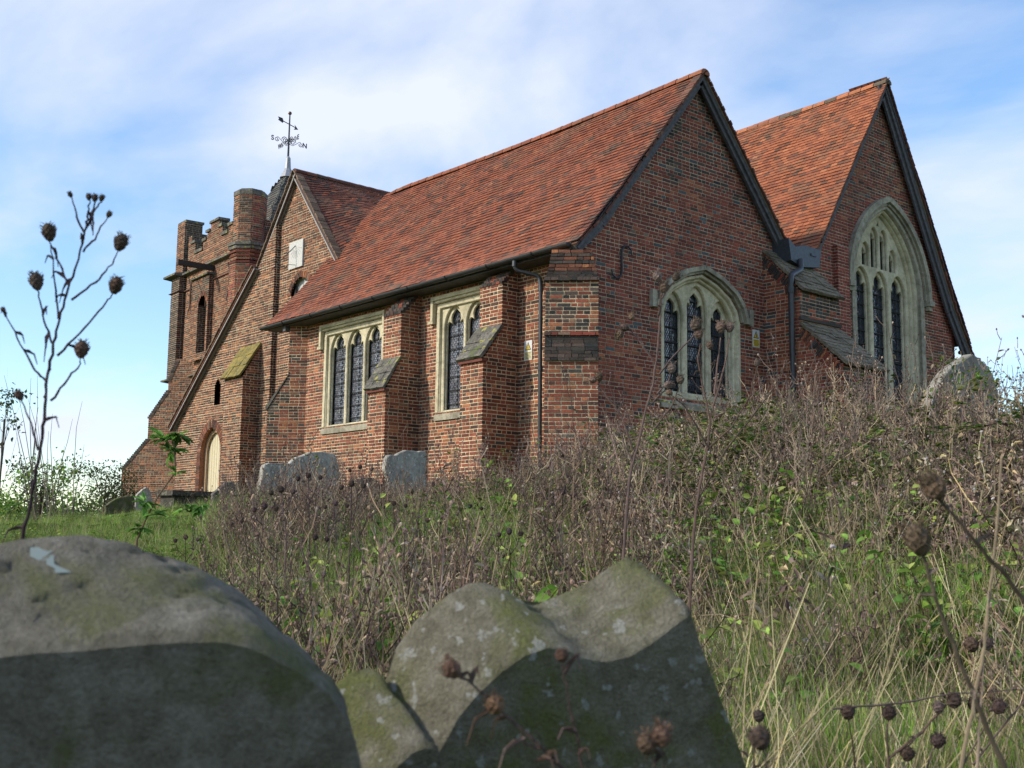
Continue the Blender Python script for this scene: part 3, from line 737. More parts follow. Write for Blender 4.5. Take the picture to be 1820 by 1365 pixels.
# ---------------- windows of the south wall
def s_window(x0, x1, n):
    w = empty('window', ((x0 + x1) / 2, 0, 1.2)); adopt(w, church)
    c = (x0 + x1) / 2; zs, ze = 1.25, 3.44; jb = .20
    ix0, ix1 = x0 + jb, x1 - jb; pitch = (ix1 - ix0 + .12) / n; hw = (pitch - .12) / 2
    ax = [ix0 + hw + i * pitch for i in range(n)]; spring = 2.86
    O = (0, 0, 0)
    plate('frame', [(x0, zs), (x1, zs), (x1, ze), (x0, ze)], [[(x0 + .10, zs + .02), (x1 - .10, zs + .02), (x1 - .10, ze - .10), (x0 + .10, ze - .10)]], O, X, -Y, .14, STONE, w, .012, .018)
    # hollow of the frame, then the head with plain arches, then the cusped one behind it
    outer = [(x0 + .075, zs + .01), (x1 - .075, zs + .01), (x1 - .075, ze - .07), (x0 + .075, ze - .07)]
    plate('tracery', outer, [arch_pts(a, hw + .020, spring + .02, .47, 10, True, zs + .05) for a in ax], O, X, -Y, .06, STONE, w, .016, -.035)
    plate('cusped_tracery', outer, [cusp_pts(a, hw, spring + .0, zs + .06, 1.14) for a in ax], O, X, -Y, .05, STONE, w, .010, -.088)
    # joints between the jamb stones are real gaps: jamb facing stones
    zz = zs; jm = MB()
    for sx in (x0, x1 - .10):
        zz = zs + .02
        while zz < ze - .12:
            h = min(rnd.uniform(.42, .62), ze - .12 - zz); jm = MB(); jm.box((sx + .004, -.024, zz), (.092, 0, 0), (0, .02, 0), (0, 0, h - .006), j=.001); zz += h; jm.build('jamb_stone', STONE, w)
    sill = MB(); L = x1 - x0
    for k in range(3):
        sill = MB(); sill.prism([(x0 + L * k / 3, -.045, zs - .15), (x0 + L * k / 3, -.045, zs - .04), (x0 + L * k / 3, .13, zs + .05), (x0 + L * k / 3, .13, zs - .15)], (L / 3 - .004, 0, 0)); sill.build('sill', STONEW, w)
    # spandrel sinkings above the lights are framed by a moulded head
    hd = MB(); hd.box((x0 + .02, -.055, ze + .002), (x1 - x0 - .04, 0, 0), (0, .08, 0), (0, 0, .035)); hd.build('head_moulding', STONE, w)
    # label (hood) mould with returns
    hm = MB()
    def run(a, b): # box between two 2D points in the plane
        (xa, za), (xb, zb) = a, b
        if abs(za - zb) < 1e-6: hm.box((min(xa, xb), -.115, za), (abs(xb - xa), 0, 0), (0, .12, 0), (0, 0, .07)); hm.box((min(xa, xb) + .02, -.075, za - .05), (abs(xb - xa) - .04, 0, 0), (0, .08, 0), (0, 0, .048))
        else: hm.box((xa, -.112, min(za, zb)), (.07, 0, 0), (0, .117, 0), (0, 0, abs(za - zb)))
    hx0, hx1 = x0 - .10, x1 + .10
    run((hx0, 3.50), (hx1, 3.50)); run((hx0, 3.10), (hx0, 3.498)); run((hx1 - .07, 3.10), (hx1 - .07, 3.498))
    for sx in (hx0 - .08, hx1 - .07): hm.box((sx, -.105, 3.04), (.15, 0, 0), (0, .11, 0), (0, 0, .058))
    hm.build('hood_mould', STONE, w)
    glazing([(a - hw - .01, a + hw + .01, zs + .06, ze - .12) for a in ax], O, X, -Y, -.175, GLS, w, pw=.105, ph=.185, bars=[1.42 + .272 * i for i in range(8)])
    for a in ax: pass
    return w
for a in SWIN: s_window(*a)

# ---------------- small east window
def e_window():
    w = empty('window', (0, 3.05, 1.4)); adopt(w, church); c = 3.05; O = (0, 0, 0)
    hw0 = 1.14
    outer = flat_arch(c, hw0, 1.40, 3.02, .82); inner = flat_arch(c, hw0 - .10, 1.50, 3.0, .76)
    plate('frame', outer, [inner], O, Y, X, .16, STONE, w, .018, .015)
    o2 = flat_arch(c, hw0 - .07, 1.46, 3.01, .78); i2 = flat_arch(c, hw0 - .17, 1.54, 2.98, .72)
    plate('frame', o2, [i2], O, Y, X, .10, STONE, w, .02, -.05)
    ax = [c - .68, c, c + .68]; hw = .25
    o3 = flat_arch(c, hw0 - .08, 1.46, 3.01, .77)
    plate('tracery', o3, [arch_pts(a, hw + .022, 2.93 + (.19 if i == 1 else 0), .49, 10, True, 1.5) for i, a in enumerate(ax)], O, Y, X, .08, STONE, w, .02, -.11)
    plate('cusped_tracery', o3, [cusp_pts(a, hw, 2.92 + (.19 if i == 1 else 0), 1.5, 1.12) for i, a in enumerate(ax)], O, Y, X, .06, STONE, w, .012, -.178)
    s = MB(); s.prism([(.07, c - 1.2, 1.20), (.07, c - 1.2, 1.30), (-.18, c - 1.2, 1.52), (-.18, c - 1.2, 1.20)], (0, 2.4, 0)); s.build('sill', STONEW, w)
    # hood mould
    hm = MB(); top = flat_arch(c, hw0 + .05, 3.1, 3.06, .84)[1:-1]
    for (a, b), (a2, b2) in zip(top[:-1], top[1:]):
        d = np.array([0, a2 - a, b2 - b]); L = np.linalg.norm(d); d /= L; nn = np.array([0, -d[2], d[1]]); nn = nn if nn[2] > 0 else -nn
        hm.box(np.array([0, a, b]) - d * .005, d * (L + .01), nn * .085, X * .13, j=.002); hm.box(np.array([0, a, b]) - nn * .05, d * L, nn * .05, X * .07)
    for sy in (c - hw0 - .20, c + hw0 + .05): hm.box((0, sy, 3.02), (.12, 0, 0), (0, .15, 0), (0, 0, .13), j=.004)
    for sy in (c - hw0 - .30, c + hw0 + .18): hm.box((0, sy, 3.0), (.10, 0, 0), (0, .12, 0), (0, 0, .32), j=.005)
    hm.build('hood_mould', STONEW, w)
    glazing([(a - hw - .01, a + hw + .01, 1.5, 3.66 if i == 1 else 3.48) for i, a in enumerate(ax)], O, Y, X, -.25, GLE, w, pw=.115, ph=.18, bars=[1.62 + .285 * i for i in range(7)], ext=True)
    bk = MB(); 
    x = c - 1.1
e_window()

# ---------------- great east window
def big_window():
    w = empty('window', (0, BWc, 1.5)); adopt(w, church); c = BWc; O = (0, 0, 0)
    A = lambda hw, base, dr=0: gothic(c, hw, base, 4.45, 2.03 - (1.46 - hw) * .72, 14)
    plate('frame', A(1.46, 1.45), [A(1.32, 1.55)], O, Y, X, .20, STONEW, w, .02, .02)
    plate('frame', A(1.36, 1.5), [A(1.22, 1.6)], O, Y, X, .12, STONE, w, .03, -.06)
    plate('frame', A(1.26, 1.52), [A(1.15, 1.62)], O, Y, X, .16, STONE, w, .03, -.13)
    ax = [c - .74, c, c + .74]; hw = .27; sp = 4.46
    holes = [arch_pts(a, hw + .03, sp, .50, 10, True, 1.7) for a in ax]
    hi = []
    for a, b, zt, rise in ((c - .69, c - .41, 5.32, .24), (c - .33, c - .05, 5.72, .24), (c + .05, c + .33, 5.72, .24), (c + .41, c + .69, 5.32, .24)):
        m_ = (a + b) / 2; zb = 5.03
        hi.append((m_, (b - a) / 2, zt, rise, zb))
    holes2 = [arch_pts(m_, h, zt, rise, 6, True, zb) for m_, h, zt, rise, zb in hi]
    top = [[(c - .06, 6.03), (c + .06, 6.03), (c, 6.14)]]
    outer = A(1.18, 1.56)
    plate('tracery', outer, holes + holes2 + top, O, Y, X, .09, STONE, w, .022, -.20)
    cus = [cusp_pts(a, hw, sp - .02, 1.7, 1.25) for a in ax]
    cus2 = [cusp_pts(m_, h - .012, zt - .06, zb + .02, 1.1) for m_, h, zt, rise, zb in hi]
    plate('cusped_tracery', outer, cus + cus2 + top, O, Y, X, .08, STONE, w, .014, -.275)
    hm = MB(); pts = [p for p in A(1.56, 4.0)[1:-1]]
    for (a, b), (a2, b2) in zip(pts[:-1], pts[1:]):
        d = np.array([0, a2 - a, b2 - b]); L = np.linalg.norm(d)
        if L < 1e-5: continue
        d /= L; nn = np.array([0, -d[2], d[1]]); nn = nn if nn[2] > 0 else -nn
        hm.box(np.array([0, a, b]) - d * .01 - nn * .02, d * (L + .02), nn * .13, X * .12, j=.001); hm.box(np.array([0, a, b]) - nn * .08, d * L, nn * .06, X * .06)
    for sy in (c - 1.70, c + 1.50): hm.box((0, sy, 4.34), (.16, 0, 0), (0, .2, 0), (0, 0, .12), j=.006); hm.box((0, sy + .03, 4.24), (.11, 0, 0), (0, .14, 0), (0, 0, .10), j=.006)
    hm.build('hood_mould', STONEW, w)
    L = [(a - hw - .01, a + hw + .01, 1.6, 4.95) for a in ax]
    glazing(L, O, Y, X, -.36, GLE, w, pw=.12, ph=.19, bars=[1.75 + .30 * i for i in range(10)], ext=True)
    g = MB(); g.face([(-.37, c - 1.1, 4.9), (-.37, c + 1.1, 4.9), (-.37, c + 1.1, 6.5), (-.37, c - 1.1, 6.5)]); g.build('glazing', GLE, w)
    j = MB()
    for sy, w_ in ((c - 1.46, .16), (c + 1.30, .16)):
        zz = 1.5
        while zz < 4.3:
            h = rnd.uniform(.35, .55); j = MB(); j.box((.0, sy, zz), (.028, 0, 0), (0, w_, 0), (0, 0, h - .008), j=.002); zz += h; j.build('jamb_stone', STONEW, w)
big_window()
# red brick pilaster strip beside the great window
mb = MB(); lay('pil', mb, (.11, 7.35, 0), Y, X, [(0, BASE), (.42, BASE), (.42, 5.15), (0, 5.15)], pal='red'); lay('pil', mb, (0, 7.35, 0), X, -Y, [(0, BASE), (.12, BASE), (.12, 5.15), (0, 5.15)], pal='red')
part('pil', 'pilaster', mb, ME)

# ---------------- east buttress under the valley
mb = MB(); by0, by1 = 4.95, 6.24; dU, dL = .86, 1.79
prof = [(0, BASE), (dL, BASE), (dL, 2.12), (dU, 3.0), (dU, 3.68), (0, 4.60)]
lay('be', mb, (0, by0, 0), X, -Y, prof, palf=lambda a, z: 'eastlow'); lay('be', mb, (0, by1, 0), X, Y, prof, pal='east')
lay('be', mb, (dU, by0, 0), Y, X, [(-.01, 2.9), (by1 - by0 + .01, 2.9), (by1 - by0 + .01, 3.68), (-.01, 3.68)], palf=lambda a, z: 'dark' if rnd.random() < .7 else 'eastlow')
lay('be', mb, (dL, by0, 0), Y, X, [(-.01, BASE), (by1 - by0 + .01, BASE), (by1 - by0 + .01, 2.12), (-.01, 2.12)], palf=lambda a, z: 'dark' if rnd.random() < .8 else 'eastlow')
pbe = part('be', 'buttress', mb, ME)
plank_slab((0, by0, 0), by1 - by0, (dU + .09, 3.66), (-.0, 4.60), .06, MOSS, pbe, Y, X, .04, 11)
plank_slab((0, by0, 0), by1 - by0, (dL + .10, 2.10), (dU - .02, 3.02), .06, MOSS, pbe, Y, X, .04, 11)
st = MB()
for (d0, z0, d1, z1) in ((dU, 3.66, 0, 4.55), (dL, 2.08, dU, 2.98)):   # tumbled bricks on the rake
    L = math.hypot(d1 - d0, z1 - z0); s = np.array([d1 - d0, 0, z1 - z0]) / L; nn = np.array([s[2], 0, -s[0]]); nn = nn if nn[2] < 0 else -nn
    x = 0
    while x < L - .05:
        ln = rnd.uniform(.11, .24); st.box(np.array([d0, by0 - .016, z0]) + s * x, s * .052, nn * ln, Y * .02, col=pick(rnd.choice(['eastlow', 'dark', 'dark', 'wing'])), j=.005); x += .066
st.box((dU - .02, by0 - .03, 3.10), (.06, 0, 0), (0, by1 - by0 + .06, 0), (0, 0, .06), col=(.07, .06, .05), j=.004)
tag_stuff(st, 'weathering', BR, pbe)
# dark blue-brick patch below the small east window
# buttress at the north-east corner
mb = MB(); lay('bn', mb, (0, 12.2, 0), X, -Y, [(0, BASE), (.5, BASE), (.5, 2.4), (0, 3.2)], pal='east'); lay('bn', mb, (-.3, 12.25, 0), Y, X, [(0, BASE), (.75, BASE), (.75, 2.2), (0, 3.25)], pal='dark')
part('bn', 'buttress', mb, ME)

# ---------------- canted buttress at the west end of the south wall
mb = MB(); A0 = np.array([-9.27, 0, 0]); cd = np.array([-S2, -S2, 0]); nrm = np.array([S2, -S2, 0])
O0 = A0 + cd * .89
lay('bc', mb, O0, -cd, nrm, [(0, BASE), (.89, BASE), (.89, 3.9), (.46, 3.9), (.46, 2.5), (.0, 1.72)], palf=lambda a, z: 'dark' if (a < .2 and z < 1.7 or z > 1.7 and a < .5) and rnd.random() < .6 else 'south')
lay('bc', mb, O0, np.array([-S2, S2, 0]), cd, [(0, BASE), (1.0, BASE), (1.0, 1.72), (0, 1.72)], pal='south')
lay('bc', mb, O0 - cd * .46, np.array([-S2, S2, 0]), cd, [(0, 1.7), (1.0, 1.7), (1.0, 3.9), (0, 3.9)], pal='south')
pbc = part('bc', 'buttress', mb, MS)
st = MB(); st.prism([O0 + Z * 1.70 + nrm * .02 + cd * .03, O0 - cd * .46 + Z * 2.48 + nrm * .02 + cd * .03, O0 - cd * .50 + Z * 2.60 + nrm * .02, O0 + Z * 1.80 + nrm * .02 + cd * .05], -nrm * .9); st.build('weathering', COPE, pbc)

# ================================================================== WING with sundial gable and catslide
WY = 1.06; WY2 = 1.20
WX0, WX1, STEPX = -18.55, -9.87, -12.98
holes = [gothic(-16.25, .62, BASE, 1.15, .72), [(-16.17, 2.47), (-15.80, 2.47), (-15.80, 3.05), (-15.985, 3.25), (-16.17, 3.05)]]
mb = MB()
lay('wing', mb, (0, WY, 0), X, -Y, [(WX0, BASE), (STEPX, BASE), (STEPX, 7.08), (-13.98, 5.95), (WX0 + .1, 2.15)], holes, pal='wing')
lay('wing', mb, (STEPX, WY, 0), Y, X, [(0, BASE), (.14, BASE), (.14, 7.1), (0, 7.1)], palf=lambda a, z: 'tower_shade')
wh = [(-12.28, 4.95), (-11.35, 4.95), (-11.35, 5.30), (-11.6, 5.44), (-11.85, 5.48), (-12.1, 5.38), (-12.28, 5.15)]
lay('wing', mb, (0, WY2, 0), X, -Y, [(STEPX, BASE), (-9.4, BASE), (-9.4, 5.1), (-9.9, 5.6), (-12.17, 8.28), (STEPX, 7.2)], [wh], pal='wing')
pw_ = part('wing', 'gable_wall', mb, MS)
core = MB(); core.prism([(WX0 + .3, WY + .5, BASE), (WX0 + .3, WY + .5, 2.0), (-14.2, WY + .5, 5.6), (-12.2, WY + .5, 8.0), (-10.1, WY + .5, 5.4), (-10.1, WY + .5, BASE)], (0, 4.2, 0)); core.box((WX0, WY + .01, BASE), (.1, 0, 0), (0, 5, 0), (0, 0, 3.2)); core.build('inner_wall', PAR['core'].data.materials[0], church)  # unseen dark core of the wing, added to block light
# brick arch rings: voussoirs
def voussoirs(pts, o, u, n, length, parent, pal, proud=.014, wdt=.068):
    P = [np.array([a, b]) for a, b in pts]; L = [0]
    for a, b in zip(P[:-1], P[1:]): L.append(L[-1] + np.linalg.norm(b - a))
    k = int(L[-1] / wdt); o = np.array(o, float)
    mb = MB()
    for i in range(k):
        s = (i + .5) * L[-1] / k; j = max(q for q in range(len(L)) if L[q] <= s); j = min(j, len(P) - 2)
        t = (s - L[j]) / (L[j + 1] - L[j]); c = P[j] + (P[j + 1] - P[j]) * t; d = (P[j + 1] - P[j]) / np.linalg.norm(P[j + 1] - P[j]); nn = np.array([-d[1], d[0]])
        if nn[1] < -.2 : nn = -nn
        if nn @ (c - np.mean(P, axis=0)) < 0: nn = -nn
        D = u * d[0] + Z * d[1]; Q = u * nn[0] + Z * nn[1]
        mb.box(o + u * c[0] + Z * c[1] - D * wdt * .42, D * wdt * .84, Q * length, n * proud, col=pick(pal), j=.003)
    tag_stuff(mb, 'arch_bricks', BR, parent)
dp = gothic(-16.25, .62, -.3, 1.15, .72); voussoirs(dp, (0, WY, 0), X, -Y, .23, pw_, 'wing')
voussoirs([(-12.28, 5.05)] + [(-12.28, 5.15), (-12.1, 5.38), (-11.85, 5.48), (-11.6, 5.44), (-11.3, 5.28)], (0, WY2, 0), X, -Y, .15, pw_, 'wing', .03)
# door
dr = empty('door', (-16.25, WY + .3, .1)); adopt(dr, church)
jb_ = MB(); 
for (a, b), (a2, b2) in zip(dp[:-1], dp[1:]): jb_.face([(a, WY, b), (a2, WY, b2), (a2, WY + .26, b2), (a, WY + .26, b)], (1, 1, 1))
jb_.build('jamb', mat_mortar('arch_soffit', (.30, .13, .07)), dr)
for k in range(8):
    x = -16.83 + k * .145; h = 1.15 + .70 * (1 - abs((x + .07 + 16.25) / .62) ** 1.7)
    mb = MB(); mb.box((x, WY + .20, -.4), (.130, 0, 0), (0, .04, 0), (0, 0, h + .38)); mb.build('door_board', CREAM, dr)
plate('door_frame', gothic(-16.25, .66, -.4, 1.15, .74), [gothic(-16.25, .52, -.5, 1.15, .60)], (0, WY, 0), X, -Y, .06, mat_plain('door_frame_stone', (.36, .24, .14), .8), dr, .01, -.13)
mb = MB(); mb.face([(-16.4, WY + .25, 2.4), (-15.6, WY + .25, 2.4), (-15.6, WY + .25, 3.3), (-16.4, WY + .25, 3.3)]); mb.build('slit_back', mat_plain('slit_brick', (.16, .05, .04), .9), church)
# little louvred window half behind the roof
mb = MB(); mb.face([(-12.3, WY2 + .12, 4.9), (-11.2, WY2 + .12, 4.9), (-11.2, WY2 + .12, 5.5), (-12.3, WY2 + .12, 5.5)]); mb.build('dormer_window', mat_plain('dull_white_board', (.50, .49, .46), .6), church)
mb = MB(); mb.box((-12.25, WY2 + .06, 4.9), (.09, 0, 0), (0, .05, 0), (0, 0, .42)); mb.prism([(-12.12, WY2 + .09, 4.95), (-12.12, WY2 + .09, 5.12), (-11.9, WY2 + .09, 5.16), (-11.86, WY2 + .09, 4.95)], (0, -.012, 0)); mb.build('window_slot', BLK, church)
# sundial
sd = MB(); sd.box((-12.40, WY2 - .05, 5.75), (.70, 0, 0), (0, .05, 0), (0, 0, .72)); sdo = sd.build('sundial', DIAL, church)
mb = MB(); mb.tube([(-12.05, WY2 - .06, 6.34), (-12.18, WY2 - .66, 5.62)], .011, 5); mb.tube([(-12.18, WY2 - .62, 5.66), (-12.16, WY2 - .45, 5.76), (-12.12, WY2 - .30, 5.74), (-12.10, WY2 - .2, 5.82), (-12.02, WY2 - .06, 5.82)], .008, 5); mb.build('gnomon', IRON, sdo)
mb = MB()
for k in range(9):
    a = math.radians(-78 + k * 19.5); mb.box((-12.05 + math.sin(a) * .10, WY2 - .0535, 6.3 - math.cos(a) * .10), (math.sin(a) * .20, 0, -math.cos(a) * .20), (math.cos(a) * .006, 0, math.sin(a) * .006), (0, .002, 0))
tag_stuff(mb, 'hour_line', mat_plain('dial_line', (.25, .24, .22), .8), sdo)
# yellow-lichened buttress of the wing
mb = MB(); yx0, yx1 = -14.55, -13.52; yd = WY - .50
lay('by', mb, (yx0, yd, 0), X, -Y, [(-.01, BASE), (yx1 - yx0 + .01, BASE), (yx1 - yx0 + .01, 3.02), (-.01, 3.02)], pal='wing')
lay('by', mb, (yx1, WY, 0), -Y, X, [(0, BASE), (.50, BASE), (.50, 3.02), (0, 3.92)], pal='south'); lay('by', mb, (yx0, WY, 0), -Y, -X, [(0, BASE), (.50, BASE), (.50, 3.02), (0, 3.92)], pal='south')
pby = part('by', 'buttress', mb, MS); plank_slab((yx0, WY, 0), yx1 - yx0, (.58, 3.0), (0, 3.93), .05, YCOPE, pby, X, -Y, .04, 3)
# roofs of the wing: east slope (twisting a little into the valley), west slope, catslide
RX, RZW = -12.17, 8.37
deck([(-9.9, WY2 - .05, 5.58), (RX, WY2 - .05, RZW - .05), (RX, 7, RZW - .1), (-9.9, 7, 5.58)], .05, BARGE, 'roof', 'roof_w')
def we_fn(a, v):
    # a runs north from the gable, v up from the foot
    y = WY2 - .13 + a; tw = min(1, max(0, (y - 1.2) / 1.7)); drop = 2.84 - 1.15 * tw
    foot = np.array([-9.84, y, RZW - drop]); top = np.array([RX, y, RZW]); up = top - foot; L = np.linalg.norm(up); up = up / L
    n = np.array([-up[2], 0, up[0]]); n = n if n[2] > 0 else -n
    return foot + up * v * (L / 3.78), Y, up, n
mt_, sg = tiles(we_fn, 0, 4.2, 3.75, palf=lambda a, v: TPALD if rnd.random() < .88 else TPAL)
o_ = mt_.build('roof_tiles', TILE, PAR['roof_w'], recalc=False); tag(o_, kind='stuff')
ridge((RX, WY2 - .13, RZW + .0), (RX, 6.2, RZW - .02), key='roof_w', pal=TPALD)
deck([(RX, WY2 - .1, RZW - .05), (RX, 6, RZW - .05), (-14.1, 6, 6.1), (-14.1, WY2 - .1, 6.1)], .06, TILE, 'roof', 'roof_w2')
PAR['roof_w2'].data.attributes['col'].data.foreach_set('color', np.tile([.2, .07, .045, 1], len(PAR['roof_w2'].data.loops)).astype(np.float32))
deck([(-13.95, WY - .16, 6.05), (-13.95, 5, 6.05), (-18.80, 5, 2.02), (-18.80, WY - .16, 2.02)], .05, TILE, 'roof', 'roof_w3')
PAR['roof_w3'].data.attributes['col'].data.foreach_set('color', np.tile([.2, .07, .045, 1], len(PAR['roof_w3'].data.loops)).astype(np.float32))
b = MB(); m2 = MB(); s_ = MB()
def rake(p0, p1, yf, inner=True, soff=True, tilemat=True):
    (x0, z0), (x1, z1) = p0, p1; P0 = np.array([x0, yf, z0]); P1 = np.array([x1, yf, z1]); d = P1 - P0; L = np.linalg.norm(d); d /= L
    nn = np.cross(d, Y); nn = nn if nn[2] > 0 else -nn
    b.box(P0 - Y * .10 - nn * .16, P1 - P0, nn * .14, Y * .035); s_.box(P0 - Y * .06 - nn * .13, P1 - P0, nn * .03, Y * .15); s_.box(P0 - Y * .125 - nn * .14, P1 - P0, nn * .035, Y * .024)
    k = int(L / .105)
    for i in range(k): m2.box(P0 + d * (i * L / k) - Y * (.16 + rnd.uniform(-.01, .01)) + nn * .0, d * (L / k * .9), nn * (.03 + rnd.uniform(0, .012)), Y * .22, col=pickt([((.20, .14, .09), 60), ((.14, .09, .06), 40)]))
rake((-9.82, 5.56), (RX, RZW), WY2); rake((-14.02, 6.0), (RX, RZW), WY2 - .02); rake((-18.80, 2.02), (-13.90, 6.09), WY - .04)
bo = b.build('bargeboard', mat_plain('red_brown_board', (.07, .035, .03), .8), church); s_.build('soffit_board', SOFFIT, bo); tag_stuff(m2, 'verge_tiles', TILE, church)
flush_later = True

# ================================================================== TOWER
TT = np.array([-.9986, .0523, 0]); TN = np.array([.0523, .9986, 0]); TO = np.array([-17.246, 2.601, 0.])
tower = empty('tower', tuple(TO)); adopt(tower, church)
def TP(a, b, z): return TO + TT * a + TN * b + Z * z
mb = MB()
# outline (a, z) of the south face with battlements
par_ = [(1.0, BASE), (5.2, BASE), (5.2, 8.9), (4.92, 8.9), (4.92, 8.62), (4.6, 8.62), (4.6, 8.22), (3.92, 8.22), (3.92, 8.5), (3.62, 8.5), (3.62, 8.74), (3.34, 8.74), (3.34, 8.98), (2.66, 8.98), (2.66, 8.72), (2.38, 8.72), (2.38, 8.40), (1.9, 8.40), (1.9, 8.60), (1.55, 8.60), (1.55, 8.85), (1.0, 8.85)]
Tu = -TT                                                  # face runs east so that u x z faces out
def flip(poly): return [(-a, z) for a, z in poly]
niche = [(3.0, 4.7), (3.0, 6.3), (3.2, 6.55), (3.35, 6.6), (3.5, 6.55), (3.70, 6.3), (3.70, 4.7)]
lay('tower', mb, TO, Tu, -TN, flip(par_), [flip([(2.9, 4.6), (4.25, 4.6), (4.25, 7.2), (2.9, 7.2)])], pal='tower')
# proud window surround
pn = .16
lay('tower', mb, TO - TN * pn, Tu, -TN, flip([(2.88, 4.5), (4.27, 4.5), (4.27, 7.2), (2.88, 7.2)]), [flip(niche)], palf=lambda a, z: 'dark' if z > 6.5 and rnd.random() < .6 else 'tower')
lay('tower', mb, TP(2.88, 0, 0), -TN, -TT, [(0, 4.5), (pn, 4.5), (pn, 7.2), (0, 7.2)], pal='tower_shade')
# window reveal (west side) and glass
lay('tower', mb, TP(3.70, -pn, 0), TN, -TT, [(0, 4.6), (.40, 4.6), (.40, 6.3), (0, 6.3)], pal='tower_shade')
# clasping pier at the south-west corner
lay('tower', mb, TO - TN * .20, Tu, -TN, flip([(5.35, 4.0), (6.05, 4.0), (6.05, 7.62), (5.35, 7.62)]), pal='dark')
lay('tower', mb, TP(5.35, 0, 0), -TN, -TT, [(-.2, 4.0), (.20, 4.0), (.20, 7.62), (-.2, 7.62)], pal='tower_shade')
lay('tower', mb, TO - TN * .06, Tu, -TN, flip([(5.45, 7.6), (6.12, 7.6), (6.12, 9.5), (5.45, 9.5)]), pal='tower')
lay('tower', mb, TP(5.45, -.06, 0), TN, -TT, [(0, 7.6), (.62, 7.6), (.62, 9.5), (0, 9.5)], palf=lambda a, z: 'dark')  # dark palette puts the shade of this east face into the colour
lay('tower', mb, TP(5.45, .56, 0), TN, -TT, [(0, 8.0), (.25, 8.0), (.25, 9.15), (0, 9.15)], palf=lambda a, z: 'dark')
lay('tower', mb, TO, Tu, -TN, flip([(5.2, BASE), (6.1, BASE), (6.1, 4.0), (5.2, 4.0)]), pal='tower')
# east returns of the merlons, their shade put into dark brick tones
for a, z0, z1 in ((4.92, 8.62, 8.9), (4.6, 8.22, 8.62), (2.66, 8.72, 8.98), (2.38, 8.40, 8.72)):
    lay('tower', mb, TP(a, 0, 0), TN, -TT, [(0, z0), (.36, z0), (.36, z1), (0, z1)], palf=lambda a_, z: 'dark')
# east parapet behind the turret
lay('tower', mb, TP(-.1, 0, 0), TN, -TT, [(.3, 6.0), (6.6, 6.0), (6.6, 8.45), (.3, 8.45)], pal='tower_shade')
MB.box  # noqa
pt = part('tower', 'tower_wall', mb, MT, tower)
# octagonal stair turret
mb = MB(); r8 = .56; OC = TP(.28, -.02, 0)
def octo(rad, ang0=22.5): return [OC + np.array([math.cos(R_(ang0 + 45 * k)), math.sin(R_(ang0 + 45 * k)), 0]) * rad for k in range(8)]
for rad, z0, z1 in ((.50, 2.0, 7.05), (.485, 7.12, 7.52), (.455, 7.64, 9.16)):
    oc = octo(rad / math.cos(R_(22.5)))
    for k in range(8):
        a, b_ = oc[k], oc[(k + 1) % 8]; d = b_ - a; L = np.linalg.norm(d); d /= L; n_ = np.cross(d, Z)
        if (a + b_)[0] / 2 - OC[0] < -.3 and (a + b_)[1] / 2 - OC[1] > .2: continue
        lay('turret', mb, a, d, n_, [(-.004, z0), (L + .004, z0), (L + .004, z1), (-.004, z1)], palf=lambda q, z, n_=n_: ('dark' if rnd.random() < .3 else 'tower') if n_[1] < -.5 and z > 7.6 else ('red' if rnd.random() < .35 else 'tower'))
ptu = part('turret', 'stair_turret', mb, MT, tower)
cc = MB()
def ring(r0, z0, h, col=(1, 1, 1), mbx=None):
    p = [q + Z * z0 for q in octo(r0 / math.cos(R_(22.5)))]; (mbx or cc).prism(p, Z * h, col)
ring(.475, 9.13, .15); ring(.40, 9.28, .05); cc.build('coping', COPE, ptu)
cc = MB(); ring(.58, 7.55, .09); ring(.54, 7.44, .11); cc.build('cornice', COPE, ptu)
cc = MB(); ring(.525, 7.0, .06, (.12, .04, .03)); ring(.54, 7.32, .05, (.14, .05, .035)); ring(.52, 7.20, .04, (.13, .05, .035)); cc.build('string_course', BR, ptu)
# mouldings of the tower face
def trim(a0, a1, z, h, out, mat, name, b0=0):
    mb = MB(); mb.prism([TP(a0, b0 + .05, z), TP(a0, b0 - out, z + h * .25), TP(a0, b0 - out, z + h * .6), TP(a0, b0 + .05, z + h)], TT * (a1 - a0)); return mb.build(name, mat, tower)
trim(.9, 5.4, 7.54, .17, .15, COPE, 'cornice'); trim(5.3, 6.35, 7.54, .19, .40, COPE, 'cornice', .0); trim(.9, 5.5, 7.02, .06, .05, mat_plain('dark_string', (.14, .06, .045), .9), 'string_course'); trim(5.3, 6.15, 7.02, .06, .26, mat_plain('dark_string', (.12, .06, .045), .9), 'string_course')
trim(2.82, 4.33, 7.18, .12, .24, COPE, 'window_hood'); trim(1.0, 6.2, 4.0, .12, .12, COPE, 'plinth_course'); trim(5.3, 6.25, 3.98, .14, .34, COPE, 'plinth_course')
for a0, a1, z in ((5.43, 6.16, 9.5), (2.62, 3.38, 8.98), (3.34, 3.66, 8.74), (3.62, 3.95, 8.5), (3.92, 4.6, 8.22), (4.58, 4.95, 8.62), (2.36, 2.68, 8.72), (1.9, 2.4, 8.40), (1.52, 1.92, 8.60)):
    mb = MB(); dp_ = .66 if a0 > 5.4 else .40; mb.box(TP(a0, -.05, z), TT * (a1 - a0), TN * dp_, Z * .09, j=.008); mb.build('coping', COPE, tower)
core = MB(); core.box(TP(6.1, .25, BASE), -TT * 6.2, TN * 6.2, Z * (8.2 - BASE)); core.box(TP(5.48, .0, 7.6), TT * .6, TN * .52, Z * 1.85); core.build('inner_wall', PAR['core'].data.materials[0], tower)  # dark filling added behind the tower faces to block light
vo = [(-a, z) for a, z in niche[1:-1]]; voussoirs(vo, TO - TN * pn, Tu, -TN, .14, pt, 'tower', .012)
